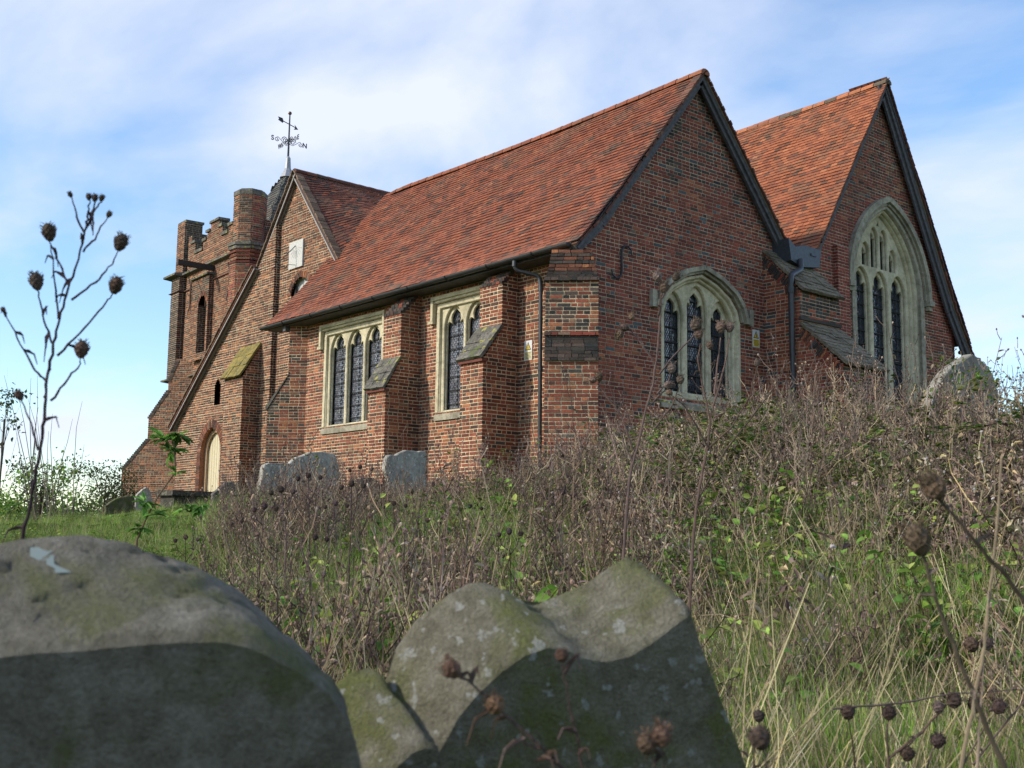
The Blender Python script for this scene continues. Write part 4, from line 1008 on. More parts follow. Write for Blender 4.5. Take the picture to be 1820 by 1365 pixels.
mb = MB(); mb.face([TP(2.9, .18, 4.5), TP(3.8, .18, 4.5), TP(3.8, .18, 6.7), TP(2.9, .18, 6.7)]); wn = mb.build('window', GLS, tower)
mb = MB()
for k in range(14): mb.box(TP(3.0, .10, 4.6 + k * .14), TT * .7, TN * .06 - Z * .06, Z * .015)
tag_stuff(mb, 'louvre', SOFFIT, wn)
# jutting beam with hanging chain, and iron ties
mb = MB(); mb.box(TP(2.85, .1, 7.33), np.array([-.0, -1.0, 0]) * 1.35, TT * .12, Z * .17); bm_ = mb.build('hoist_beam', TIMB, tower)
pe = TP(3.8, .2, 7.5) + np.array([0, -1.5, 0])
mb = MB(); mb.tube([TP(2.9, -1.0, 7.34), TP(3.15, -.4, 6.95), TP(3.2, -.25, 6.6)], .010, 4); mb.build('cable', IRON, bm_)
for a in (4.7, 1.55):
    mb = MB(); q = lambda da, z: TP(a + da, -.05, z)
    mb.tube([q(0, 6.5), q(0, 7.1)], .03, 6)
    for s in (1, -1):
        mb.tube([q(0, 7.05), q(.06 * s, 7.2), q(.15 * s, 7.32), q(.13 * s, 7.40)], .018, 5); mb.tube([q(0, 6.55), q(.05 * s, 6.4), q(.13 * s, 6.25), q(.12 * s, 6.15)], .018, 5)
    mb.build('iron_tie', mat_plain('rusty_iron', (.05, .025, .02), .7), tower)
# stepped diagonal buttress
mb = MB(); B0 = np.array([-21.9, 2.6, 0]); bd_ = np.array([-.84, -.54, 0]); bd_ /= np.linalg.norm(bd_); bn_ = np.array([-bd_[1], bd_[0], 0]); bn_ = bn_ if bn_[1] < 0 else -bn_
def lat(p): return (np.array(p)[:2] - B0[:2]) @ bd_[:2]
lay('bt', mb, B0, bd_, bn_, [(-.9, BASE), (2.05, BASE), (2.05, 1.02), (1.14, 2.02), (1.14, 2.70), (.46, 3.62), (.46, 3.92), (.2, 4.6), (-.9, 4.6)], pal='tower')
pbt = part('bt', 'buttress', mb, MT, tower)
st = MB()
for p0, p1 in (((2.08, 1.0), (1.16, 2.0)), ((1.17, 2.68), (.48, 3.6)), ((.5, 3.9), (.2, 4.6))):
    L = math.hypot(p1[0] - p0[0], p1[1] - p0[1]); n_ = int(L / .075)
    for i in range(n_):
        t = i / n_; a = p0[0] + (p1[0] - p0[0]) * t; z = p0[1] + (p1[1] - p0[1]) * t; st.box(B0 + bd_ * (a - .15) + bn_ * .02 + Z * z, bd_ * .16, -bn_ * .8, Z * .062, col=pick('dark'), j=.004)
tag_stuff(st, 'weathering', BR, pbt)
cr_ = MB(); cr_.prism([B0 + bd_ * a + Z * z - bn_ * .1 for a, z in ((-.9, BASE), (2.0, BASE), (2.0, 1.0), (1.1, 2.0), (1.1, 2.7), (.42, 3.6), (.1, 4.6), (-.9, 4.6))], -bn_ * .6); cr_.build('inner_wall', PAR['core'].data.materials[0], tower)  # dark filling added behind the buttress brickwork, blocks light
# pyramid spirelet of grey shingles
SC = np.array([-20.04, 5.2, 0]); ap = 11.22; hb = 8.05; hh = 1.62; ca = R_(3)
spire = empty('spirelet', tuple(SC + Z * hb)); adopt(spire, tower)
tw_c = [SC + TT * (-hh) + TN * (-hh), SC + TT * hh + TN * (-hh), SC + TT * hh + TN * hh, SC - TT * hh + TN * hh]
for k in range(4):
    a = tw_c[k] + Z * hb; b_ = tw_c[(k + 1) % 4] + Z * hb; m_ = (a + b_) / 2; top = SC + Z * ap; u_ = (b_ - a) / np.linalg.norm(b_ - a); up = top - m_; UL = np.linalg.norm(up); W = 2 * hh
    f = plane_fn(a, u_, up)
    mt_, _ = tiles(f, 0, W, UL, gauge=.13, tw=.16, palf=lambda a, v: TPALG, clip=lambda aa, v, W=W, UL=UL: (W / 2) * v / UL < aa < W - (W / 2) * v / UL, warp=0)
    d_ = MB(); d_.face([a, b_, top]); dd = d_.build('shingle_roof', SHING, spire, recalc=False)
    o_ = mt_.build('shingles', TILE, dd, recalc=False); tag(o_, kind='stuff')
mb = MB(); mb.tube([SC + Z * (ap - .28), SC + Z * (ap + .05), SC + Z * (ap + .42), SC + Z * (ap + .50)], [.27, .11, .085, .03], 8); mb.build('lead_cap', mat_plain('bright_lead', (.28, .29, .31), .5, .2), spire)
# weathervane
vn = empty('weathervane', tuple(SC + Z * (ap + .4))); adopt(vn, tower)
VZ0 = ap + .3
mb = MB(); mb.tube([SC + Z * VZ0, SC + Z * (VZ0 + .8), SC + Z * (VZ0 + 1.68)], [.04, .030, .024], 7); mb.build('pole', IRON, vn)
bm = bmesh.new(); bmesh.ops.create_icosphere(bm, subdivisions=2, radius=.065, matrix=Matrix.Translation(SC + Z * (VZ0 + 1.72))); me = bpy.data.meshes.new('ball'); bm.to_mesh(me); bm.free(); me.materials.append(mat_plain('copper_ball', (.12, .06, .045), .4, .5)); link('finial_ball', me, vn)
def spiral(c, e1, r, turns, s=1, n=22): return [c + e1 * (math.cos(t * turns * 6.283) * r * (1 - .7 * t)) * 1.0 + Z * (s * math.sin(t * turns * 6.283) * r * (1 - .7 * t)) for t in [i / n for i in range(n + 1)]]
azs = {'N': (0, 1), 'E': (1, 0), 'S': (0, -1), 'W': (-1, 0)}
vr = R_(-2)
za = VZ0 + .70
for ch, (dx, dy) in azs.items():
    d = np.array([dx, dy, 0.]); mb = MB(); c0 = SC + Z * za
    mb.tube([c0 + d * .03 - Z * .08, c0 + d * .16 - Z * .10, c0 + d * .30 + Z * .0, c0 + d * .40 + Z * .08, c0 + d * .46 + Z * .08], .010, 5)
    mb.tube(spiral(c0 + d * .15 + Z * .03, d, .12, 1.4), .014, 4); mb.tube(spiral(c0 + d * .46 + Z * .0, -d, .08, 1.25, -1), .012, 4)
    mb.build('scroll_arm', IRON, vn)
    fc = bpy.data.curves.new('letter', 'FONT'); fc.body = ch; fc.size = .24; fc.extrude = .008; fc.align_x = 'CENTER'; fc.offset = .004
    tmp = bpy.data.objects.new('t', fc); COL.objects.link(tmp); dg = bpy.context.evaluated_depsgraph_get(); me = bpy.data.meshes.new_from_object(tmp.evaluated_get(dg)); bpy.data.objects.remove(tmp)
    me.materials.clear(); me.materials.append(IRON); lo = link('letter', me, None)
    if dx == 0: lx = np.array([0, 1., 0])
    else: lx = np.array([1., 0, 0])
    p_ = SC + Z * (za - .07) + d * .62; zz_ = np.cross(lx, Z)
    me.transform(Matrix(((lx[0], 0, zz_[0], p_[0]), (lx[1], 0, zz_[1], p_[1]), (lx[2], 1, 0, p_[2]), (0, 0, 0, 1)))); adopt(lo, vn)
d = np.array([.35, .80, 0]); d /= np.linalg.norm(d); c0 = SC + Z * (VZ0 + 1.32); mb = MB(); slope = -.45
P = lambda s, h=0: c0 + d * s + Z * (s * slope + h)
mb.tube([P(-.26), P(.22)], .016, 5); mb.prism([P(.30, -.02), P(.17, .09), P(.20, 0), P(.15, -.10)], np.cross(d, Z) * .012); mb.prism([P(-.20, .0), P(-.24, .09), P(-.40, .06), P(-.36, 0), P(-.39, -.05), P(-.23, -.08)], np.cross(d, Z) * .012)
mb.build('arrow', IRON, vn)

flush_bricks(PAR, {'bd': lambda q: q[0] + q[1] > -.9 and q[2] > -.1, })

# ================================================================== warning signs
def warn_sign(o, u, n, w, h, label, worn):
    s = empty('warning_sign', tuple(o)); tag(s, label, 'sign'); o = np.array(o, float)
    mb = MB(); mb.box(o - u * w / 2 - n * .0 + n * .012, u * w, Z * h, n * .006); mb.build('plate', WHITE, s)
    mb = MB(); f = n * .0195; mb.prism([o + f + u * (-w * .38) + Z * h * .52, o + f + u * (w * .38) + Z * h * .52, o + f + Z * h * .93], n * .0015); t_ = mb.build('triangle', BLK, s)
    mb = MB(); f = n * .0215; mb.prism([o + f + u * (-w * .27) + Z * h * .56, o + f + u * (w * .27) + Z * h * .56, o + f + Z * h * .85], n * .0015); mb.build('triangle_face', YEL, t_)
    mb = MB(); f = n * .0235; mb.prism([o + f + u * (-w * .05) + Z * h * .59, o + f + u * (w * .06) + Z * h * .59, o + f + u * w * .02 + Z * h * .78, o + f - u * w * .03 + Z * h * .78], n * .001); mb.build('pictogram', BLK, t_)
    mb = MB(); mb.box(o + n * .0195 - u * w * .42 + Z * h * .05, u * w * .84, Z * h * .40, n * .0015); p_ = mb.build('text_panel', YEL if not worn else mat_plain('faded_yellow', (.62, .56, .28), .5, var=.1), s)
    mb = MB()
    for i in range(5):
        ww = w * rnd.uniform(.5, .74); mb.box(o + n * .0215 - u * ww / 2 + Z * h * (.10 + .068 * i), u * ww, Z * h * .024, n * .001)
    tag_stuff(mb, 'text_line', BLK, p_)
warn_sign((-1.44, -.0, 2.0), X, -Y, .21, .36, 'faded white and yellow warning sign on the south wall beside the downpipe', True)
warn_sign((0, 4.655, 2.62), Y, X, .22, .35, 'bright yellow warning sign on the east gable right of the small window', False)

# ================================================================== HEADSTONES
def resample(pl, n=48):
    P = [np.array(p, float) for p in pl]; L = [0]
    for a, b in zip(P[:-1], P[1:]): L.append(L[-1] + np.linalg.norm(b - a))
    out = []
    for i in range(n):
        s = L[-1] * i / (n - 1); j = max(q for q in range(len(L)) if L[q] <= s + 1e-9); j = min(j, len(P) - 2)
        t = (s - L[j]) / (L[j + 1] - L[j] + 1e-9); out.append(P[j] + (P[j + 1] - P[j]) * t)
    return out
def smooth(pl, it=2):
    for _ in range(it):
        q = [pl[0]]
        for a, b in zip(pl[:-1], pl[1:]):
            a = np.array(a, float); b = np.array(b, float); q += [a * .75 + b * .25, a * .25 + b * .75]
        pl = q + [pl[-1]]
    return pl
GREYST = mat_stone('grey_gravestone', [(.19, .175, .145), (.32, .30, .255), (.43, .405, .34)], 14, lichen=(.50, .49, .44), lsc=18, lth=.60, stain=.7)
PALEST = mat_stone('pale_gravestone', [(.28, .27, .23), (.42, .40, .35), (.52, .50, .45)], 9, lichen=(.50, .49, .44), lsc=10, lth=.6, stain=.75)
GREENST = mat_stone('green_gravestone', [(.06, .065, .03), (.11, .11, .06), (.17, .16, .10)], 10, moss=(.07, .09, .02), msc=5, mth=.5)
NEARST = mat_stone('near_gravestone', [(.12, .108, .074), (.19, .175, .125), (.27, .25, .195)], 34, lichen=(.34, .34, .30), lsc=48, lth=.62, moss=(.135, .145, .045), msc=6, mth=.46, stain=.78, b_=1)
NEARST2 = mat_stone('near_rounded_gravestone', [(.115, .106, .078), (.185, .172, .135), (.27, .255, .215)], 30, moss=(.12, .125, .055), msc=8, mth=.52, stain=.66, b_=1)
def lofted(label, front, back, df, db, mat, edge_j=.0012, mark=None):
    n = len(front); c0 = at(*front[n // 2], df(*front[n // 2])); c0 = np.array([c0[0], c0[1], float(ground(c0[0], c0[1]))])
    r = empty('gravestone', tuple(c0)); tag(r, label, 'gravestone')
    fr = [at(x, y, df(x, y)) for x, y in front]; bk = [at(x, y, db(x, y)) for x, y in back]
    mb = MB(); vs = []; K = 30
    for k in range(K + 1):
        t = k / K
        for a, b in zip(fr, bk):
            p = a * (1 - t) + b * t; q = Vector(p); w_ = mnoise.noise(q * 9) * .008 + mnoise.noise(q * 30) * .0035 + mnoise.noise(q * 80) * .0018 + (-.004 if mnoise.noise(q * 55 + Vector((9, 3, 1))) > .42 else 0)
            e = .005 * (1 if k == K else 0) + (.004 if k == 0 else 0); f = min(1, t * 4 + .15)
            vs.append(p + Z * (w_ * f - e + .006 * math.sin(math.pi * t) ** .5) + AR * w_ * f)
    mb.mesh(vs, [(k * n + i, k * n + i + 1, (k + 1) * n + i + 1, (k + 1) * n + i) for k in range(K) for i in range(n - 1)])
    mb.mesh(fr, []); b0 = len(mb.v)
    bs2 = [f - Z * .005 for f in bk]
    mb.mesh(bs2, [tuple(range(n))[::-1]])
    o = mb.build('slab', mat, r, smooth=True)
    m2 = MB(); vs2 = [f - Z * .004 for f in vs[:n]]; cz_ = min(v[2] for v in vs2)
    for i in range(n - 1):
        a, b = vs2[i], vs2[i + 1]
        m2.mesh([a, b, b * (1 - .0) , a], [])
    m2.mesh([f.copy() for f in vs[:n]], [tuple(range(n))]); m2.build('face', mat, r)
    return r, fr, bk
f1 = [(-700, 2700), (-640, 1500), (-460, 1300), (-260, 1215), (-100, 1180), (0, 1158), (60, 1152), (130, 1150), (210, 1143), (300, 1135), (391, 1133), (440, 1143), (485, 1162), (544, 1197), (583, 1227), (618, 1276), (638, 1340), (655, 1450), (720, 2700)]
b1 = [(-900, 2700), (-820, 1400), (-640, 1120), (-460, 1010), (-200, 965), (0, 957), (60, 951), (110, 949), (180, 955), (247, 967), (310, 984), (371, 1009), (430, 1044), (500, 1110), (556, 1190), (575, 1240), (590, 1330), (600, 1450), (640, 2700)]
def inv(a, bx, by): return lambda x, y: 1 / (a + bx * (x - 500) / 1000 + by * (y - 1150) / 1000)
def dense(pl, k=4):
    out = []
    for a, b in zip(pl[:-1], pl[1:]):
        for i in range(k): out.append((a[0] + (b[0] - a[0]) * i / k, a[1] + (b[1] - a[1]) * i / k))
    return out + [pl[-1]]
rs_, fr, bk = lofted('big round-topped gravestone, dull grey and green, filling the lower left corner', smooth(dense(f1, 2), 1), smooth(dense(b1, 2), 1), inv(1.06, -.12, -.02), inv(.90, -.12, .0), NEARST2)
mt, t, b = material('pale_blue_mark'); b.inputs['Base Color'].default_value = (.16, .20, .19, 1); b.inputs['Roughness'].default_value = .9
mb = MB()   # bird dropping / paint mark lying on the stone top
def ontop(px, py, lift=.0015):
    best = None
    for a, b in zip(fr, bk):
        for t in np.linspace(0, 1, 25):
            p = a * (1 - t) + b * t; r = p - CAMP; z = r @ AF; e = abs(910 + FPX * (r @ AR) / z - px) + abs(682.5 - FPX * (r @ AU) / z - py)
            if best is None or e < best[0]: best = (e, p)
    return best[1] + np.array([0, 0, lift])
pts_m = [(52, 997), (60, 991), (72, 989), (86, 991), (90, 996), (82, 999), (88, 1004), (96, 1008), (98, 1014), (86, 1015), (76, 1010), (66, 1008), (56, 1003)]
mb.face([ontop(x, y, .0075) for x, y in pts_m]); mb.build('pale_mark', mt, rs_)
mb = MB(); mb.face([ontop(x, y, .0075) for x, y in [(84, 1020), (98, 1016), (106, 1022), (120, 1030), (112, 1037), (98, 1034), (90, 1028)]]); mb.build('pale_mark', mt, rs_)
f2 = [(470, 2700), (560, 1500), (640, 1420), (700, 1362), (735, 1331), (755, 1323), (768, 1322), (781, 1331), (800, 1298), (815, 1269), (846, 1231), (892, 1188), (935, 1158), (977, 1145), (1008, 1150), (1042, 1165), (1077, 1171), (1119, 1161), (1158, 1138), (1200, 1106), (1228, 1086), (1253, 1158), (1300, 1285), (1330, 1365), (1430, 1660), (1800, 2700)]
b2 = [(330, 2700), (430, 1500), (500, 1330), (560, 1250), (600, 1208), (630, 1186), (648, 1180), (684, 1220), (688, 1190), (700, 1150), (732, 1105), (790, 1060), (825, 1040), (860, 1036), (890, 1042), (925, 1060), (960, 1063), (1000, 1052), (1040, 1034), (1085, 1004), (1110, 988), (1140, 1050), (1190, 1200), (1210, 1265), (1310, 1560), (1690, 2700)]
lofted('scroll-topped gravestone with a pointed corner, spotted with pale lichen, in the foreground', smooth(dense(f2, 2), 0), smooth(dense(b2, 2), 0), inv(.80, -.10, -.02), inv(.735, -.08, .0), NEARST)

def headstone(label, outline, D, th, mat, jit=.009, lean=0, name='gravestone', taper=True):
    cx = sum(p[0] for p in outline) / len(outline); cy = min(p[1] for p in outline)
    c = at(cx, cy, D); x0 = c[0]
    fr = []
    for (px, py) in outline:
        d = AF + AR * (px - 910) / FPX - AU * (py - 682.5) / FPX; t = (x0 - CAMP[0]) / d[0]; fr.append(CAMP + d * t)
    fr = resample(fr, 34); fr = [p + nrs.normal(0, jit, 3) * np.array([0, 1, 1]) for p in fr]
    gz = float(ground(x0, c[1])) - .35
    a0 = fr[0].copy(); a1 = fr[-1].copy(); a0[2] = gz; a1[2] = gz; fr = [a0] + fr + [a1]
    r = empty(name, (x0, c[1], gz + .35)); tag(r, label, 'gravestone')
    n = len(fr); e = .012
    ce = sum(fr) / n; def_in = lambda p: p + (ce - p) / np.linalg.norm(ce - p) * e
    F0 = [def_in(p) + X * e for p in fr]; F1 = [p for p in fr]; B1 = [p - X * th for p in fr]; B0 = [def_in(p) - X * (th + e) for p in fr]
    mb = MB(); vs = F0 + F1 + B1 + B0
    fs = [(k * n + i, k * n + (i + 1) % n, (k + 1) * n + (i + 1) % n, (k + 1) * n + i) for k in range(3) for i in range(n)] + [tuple(range(n)), tuple(range(3 * n, 4 * n))[::-1]]
    mb.mesh(vs, fs); mb.build('slab', mat, r); return r
headstone('large leaning grey gravestone with a chipped wavy top, in front of the south wall', [(452, 905), (462, 860), (471, 821), (486, 824), (500, 825), (514, 823), (525, 814), (539, 809), (556, 804), (570, 803), (589, 803), (598, 812), (605, 841), (607, 905)], 18, .10, GREYST)
headstone('square grey gravestone with a nibbled top, before the middle buttress', [(688, 900), (690, 850), (684, 832), (686, 815), (694, 806), (703, 808), (712, 802), (735, 800), (745, 803), (757, 802), (757, 900)], 18, .08, GREYST)
headstone('low brown gravestone half sunk in weeds between the two grey ones', [(622, 905), (624, 866), (634, 853), (650, 848), (668, 851), (680, 862), (681, 905)], 18.6, .08, mat_stone('brown_gravestone', [(.08, .06, .05), (.14, .11, .09), (.2, .17, .14)], 10))
headstone('small round-shouldered dark gravestone in front of the cream door', [(377, 915), (378, 880), (388, 868), (399, 859), (410, 856), (424, 858), (433, 866), (450, 884), (455, 915)], 20, .08, mat_stone('mauve_gravestone', [(.08, .07, .065), (.14, .12, .11), (.22, .19, .17)], 14, lichen=(.2, .18, .15), lsc=20, lth=.6))
headstone('squat green-stained gravestone farthest left on the lawn', [(187, 935), (188, 898), (200, 889), (212, 884), (226, 882), (238, 880), (242, 935)], 26, .09, GREENST)
headstone('small peaked gravestone behind the squat green one', [(238, 930), (240, 884), (250, 871), (261, 866), (268, 874), (272, 890), (272, 930)], 27.5, .08, GREYST)
headstone('tall pale gravestone with a pointed arch top, on the bank at the right', [(1652, 790), (1654, 712), (1662, 692), (1676, 668), (1692, 651), (1709, 640), (1725, 631), (1727, 629), (1730, 631), (1744, 640), (1756, 652), (1767, 673), (1773, 700), (1775, 790)], 12.5, .10, mat_stone('buff_gravestone', [(.17, .16, .13), (.25, .235, .195), (.34, .32, .27)], 9, lichen=(.50, .49, .44), lsc=10, lth=.62, stain=.7), .0025)
# dark chest tomb
ct = empty('chest_tomb', tuple(at(330, 905, 23))); tag(ct, 'dark low chest tomb by the wing wall, left of the door', 'tomb')
c = at(330, 873, 23); dk = mat_stone('dark_tomb_stone', [(.03, .028, .022), (.06, .055, .045), (.10, .09, .07)], 12, lichen=(.15, .14, .10), lsc=9, lth=.6)
mb = MB(); mb.box(c + np.array([-.4, -.45, -.10]), X * .8, Y * 1.0, Z * .10, j=.01); mb.build('top_slab', dk, ct)
mb = MB(); mb.box(c + np.array([-.33, -.38, -1.0]), X * .66, Y * .86, Z * .90, j=.01); mb.build('chest', dk, ct)

# ================================================================== VEGETATION
LEAF = mat_leaf('leaf', .35); DRY = mat_leaf('dry_stalk', .15, .85); GRASS = mat_leaf('grass_blade', .4, .55)
def blade(mb, p, d, L, w, bend_, col, seg=3):
    p = np.array(p, float); d = np.array(d, float); side = np.cross(d, Z); side = side / (np.linalg.norm(side) + 1e-6); ang = rnd.uniform(0, 6.28)
    side = np.array([math.cos(ang), math.sin(ang), 0]); bd = np.array([math.cos(ang + 1.57), math.sin(ang + 1.57), 0]) * bend_
    vs = []; q = p.copy(); dd = d / np.linalg.norm(d)
    for i in range(seg + 1):
        t = i / seg; ww = w * (1 - t * .9); vs += [q - side * ww / 2, q + side * ww / 2]
        dd = dd + bd * .5 / seg * 2 - Z * bend_ * t * .5; dd = dd / np.linalg.norm(dd); q = q + dd * L / seg
    mb.mesh(vs, [(2 * i, 2 * i + 1, 2 * i + 3, 2 * i + 2) for i in range(seg)], col)
def stem(mb, pts, w, col):
    """thin three-sided stem"""
    mb.tube(pts, w, 3, col, cap=False)
def leaf(mb, p, d, L, w, col, fold=.25, up=None):
    d = np.array(d, float); d /= np.linalg.norm(d); s = np.cross(d, Z + nrs.normal(0, .3, 3)); s /= np.linalg.norm(s) + 1e-6; n = np.cross(s, d); p = np.array(p, float)
    a = p + d * L * .35 + s * w / 2 + n * w * fold; b = p + d * L * .35 - s * w / 2 + n * w * fold; c_ = p + d * L * .72 + s * w * .36 + n * w * fold * .4 ; e = p + d * L * .72 - s * w * .36 + n * w * fold * .4; m_ = p + d * L * .4; tip = p + d * L - n * L * .12
    mb.mesh([p, a, m_, b, c_, e, tip], [(0, 1, 4, 2), (0, 2, 5, 3), (2, 4, 6), (2, 6, 5)], col)
def lumpy(mb, c, r, h, col, axis=Z, sub=6, rings=4, spike=.35):
    """seed head: ovoid of rough scales"""
    axis = np.array(axis, float); axis /= np.linalg.norm(axis); u = np.cross(axis, (0.3, 1, .2)); u /= np.linalg.norm(u); v = np.cross(axis, u); vs = []
    for i in range(rings + 1):
        t = i / rings; rr = r * math.sin(math.pi * (.08 + .84 * t)) ** .7
        for k in range(sub):
            a = 6.283 * (k + .5 * (i % 2)) / sub; q = 1 + (spike if (i + k) % 2 else -spike * .4) * rnd.uniform(.5, 1); vs.append(np.array(c) + axis * h * (t - .5) + (u * math.cos(a) + v * math.sin(a)) * rr * q)
    fs = [(i * sub + k, i * sub + (k + 1) % sub, (i + 1) * sub + (k + 1) % sub, (i + 1) * sub + k) for i in range(rings) for k in range(sub)] + [tuple(range(sub)), tuple(range(rings * sub, rings * sub + sub))]
    mb.mesh(vs, fs, col)
def cvar(c, a=.25): k = rnd.uniform(1 - a, 1 + a); return (c[0] * k * rnd.uniform(.92, 1.08), c[1] * k, c[2] * k * rnd.uniform(.85, 1.15))
GR = [(.16, .30, .038), (.22, .36, .055), (.10, .19, .03), (.29, .37, .075), (.29, .30, .10)]
BRN = [(.19, .13, .10), (.13, .085, .065), (.26, .19, .145), (.09, .06, .05), (.32, .25, .185)]
STR = [(.38, .31, .17), (.30, .24, .14), (.42, .36, .22)]
GRN = [(.10, .21, .03), (.16, .29, .045), (.06, .12, .028), (.23, .36, .06), (.27, .32, .07), (.13, .20, .05)]
def src(name, mb, mat):
    me = mb.build(None, mat, recalc=False); o = bpy.data.objects.new(name, me); return o
def make_grass(k, n=34, L=(.14, .34), dry=.25):
    mb = MB()
    for _ in range(n):
        a, r = rnd.uniform(0, 6.28), rnd.uniform(0, .14) ; tl = rnd.uniform(.05, .45); b = rnd.uniform(0, 6.28)
        blade(mb, (math.cos(a) * r, math.sin(a) * r, -.03), (math.cos(b) * tl, math.sin(b) * tl, 1), rnd.uniform(*L), rnd.uniform(.004, .008), rnd.uniform(.1, .7), cvar(rnd.choice(STR if rnd.random() < dry else GR)))
    return src('grass_tuft', mb, GRASS)
def make_straw(k):
    mb = MB()
    for _ in range(9):
        a, r = rnd.uniform(0, 6.28), rnd.uniform(0, .12); L = rnd.uniform(.35, .85); b = rnd.uniform(0, 6.28); t = rnd.uniform(0, .35)
        p = np.array([math.cos(a) * r, math.sin(a) * r, -.02]); d = np.array([math.cos(b) * t, math.sin(b) * t, 1]); pts = [p + d * L * s + np.array([math.cos(b), math.sin(b), -.3]) * .22 * L * s * s for s in (0, .35, .7, 1)]
        stem(mb, pts, [.0022, .0018, .0014, .001], cvar(rnd.choice(STR)))
        if rnd.random() < .5:
            for s in range(5): blade(mb, pts[-1] - (pts[-1] - pts[-2]) * .1 * s, d + nrs.normal(0, .5, 3), .03, .003, .2, cvar(STR[1]), 1)
    return src('straw_tuft', mb, DRY)
def make_forb(k, H=(.55, .95), pal=BRN, heads=True, nst=3, hr=.0080):
    mb = MB()
    for _ in range(nst):
        a, r = rnd.uniform(0, 6.28), rnd.uniform(0, .12); b = rnd.uniform(0, 6.28); t = rnd.uniform(0, .28); h = rnd.uniform(*H)
        p = np.array([math.cos(a) * r, math.sin(a) * r, -.03]); d = np.array([math.cos(b) * t, math.sin(b) * t, 1]); d /= np.linalg.norm(d)
        c = cvar(rnd.choice(pal)); P = [p + d * h * s + nrs.normal(0, .008, 3) for s in (0, .25, .5, .75, 1)]
        stem(mb, P, [.0038, .0034, .0028, .0022, .0016], c)
        for j in range(rnd.randint(5, 9)):
            s = rnd.uniform(.3, 1); q = p + d * h * s; a2 = rnd.uniform(0, 6.28); L = rnd.uniform(.06, .22) * (1.2 - s * .6); e = q + (np.array([math.cos(a2), math.sin(a2), 0]) * .55 + Z * .85) * L
            m_ = (q + e) / 2 + np.array([math.cos(a2), math.sin(a2), 0]) * L * .08; stem(mb, [q, m_, e], [.0028, .0022, .0016], c)
            if heads and rnd.random() < .6: lumpy(mb, e, hr * rnd.uniform(.7, 1.15), hr * rnd.uniform(2, 2.8), cvar(rnd.choice(pal)), e - m_, 5, 2)
        for j in range(rnd.randint(8, 14)):   # withered leaves and bracts
            s = rnd.uniform(.05, .95); q = p + d * h * s; a2 = rnd.uniform(0, 6.28)
            leaf(mb, q, (math.cos(a2), math.sin(a2), rnd.uniform(-.9, .6)), rnd.uniform(.025, .06), rnd.uniform(.006, .016), cvar(rnd.choice(pal)), rnd.uniform(-.5, .8))
    return src('dry_forb', mb, DRY)
def make_tangle(k):
    mb = MB()
    for _ in range(11):
        p = np.array([rnd.uniform(-.25, .25), rnd.uniform(-.25, .25), rnd.uniform(0, .25)]); d = nrs.normal(0, 1, 3); d[2] = abs(d[2]) * .8 + .3; d /= np.linalg.norm(d); P = [p]; c = cvar(rnd.choice(BRN + STR[:2]))
        for s in range(5): d = d + nrs.normal(0, .33, 3) - Z * .05; d /= np.linalg.norm(d); P.append(P[-1] + d * rnd.uniform(.05, .12))
        stem(mb, P, [.0042, .0038, .0033, .0028, .0022, .0014], c)
        for q in P[1:]:
            for _ in range(2):
                leaf(mb, q + nrs.normal(0, .02, 3), nrs.normal(0, 1, 3), rnd.uniform(.03, .06), rnd.uniform(.010, .026), cvar(rnd.choice(BRN + BRN + STR[:1] + [(.10, .13, .045)]), .35), rnd.uniform(-.6, .9))
            if rnd.random() < .12: lumpy(mb, q, .008, .012, cvar((.38, .35, .30)), d, 5, 2)
    return src('twig_tangle', mb, DRY)
def make_leafy(k, pal=GRN, lsz=(.028, .062), H=.50, n=54):
    mb = MB()
    for _ in range(5):
        a = rnd.uniform(0, 6.28); d = np.array([math.cos(a) * rnd.uniform(.1, .7), math.sin(a) * rnd.uniform(.1, .7), 1]); d /= np.linalg.norm(d); p = np.array([rnd.uniform(-.08, .08), rnd.uniform(-.08, .08), -.02]); P = [p]; L = rnd.uniform(.5, 1) * H
        for s in range(4): P.append(P[-1] + d * L / 4 + nrs.normal(0, .012, 3)); d = d + np.array([math.cos(a), math.sin(a), -.4]) * .16; d /= np.linalg.norm(d)
        stem(mb, P, [.003, .0026, .0022, .0018, .0012], cvar((.14, .10, .05)))
        for j in range(n // 5):
            s = rnd.uniform(.1, 1) * 4; i = min(3, int(s)); q = P[i] + (P[i + 1] - P[i]) * (s - i); b = rnd.uniform(0, 6.28); z = rnd.uniform(*lsz); leaf(mb, q, (math.cos(b), math.sin(b), rnd.uniform(-.3, .7)), z, z * rnd.uniform(.5, .75), cvar(rnd.choice(pal)))
    return src('leafy_sprig', mb, LEAF)
def make_broad(k):
    mb = MB()
    for j in range(11):
        a = rnd.uniform(0, 6.28); t = rnd.uniform(.3, 1.1); q = np.array([math.cos(a), math.sin(a), t]); q /= np.linalg.norm(q); L = rnd.uniform(.08, .2); e = q * L; stem(mb, [(0, 0, -.02), e], .002, (.12, .16, .05))
        z = rnd.uniform(.06, .12); leaf(mb, e, q + Z * -.4, z, z * .55, cvar(rnd.choice([(.15, .30, .04), (.11, .23, .04), (.20, .34, .06)])), .2)
    return src('broad_leaves', mb, LEAF)
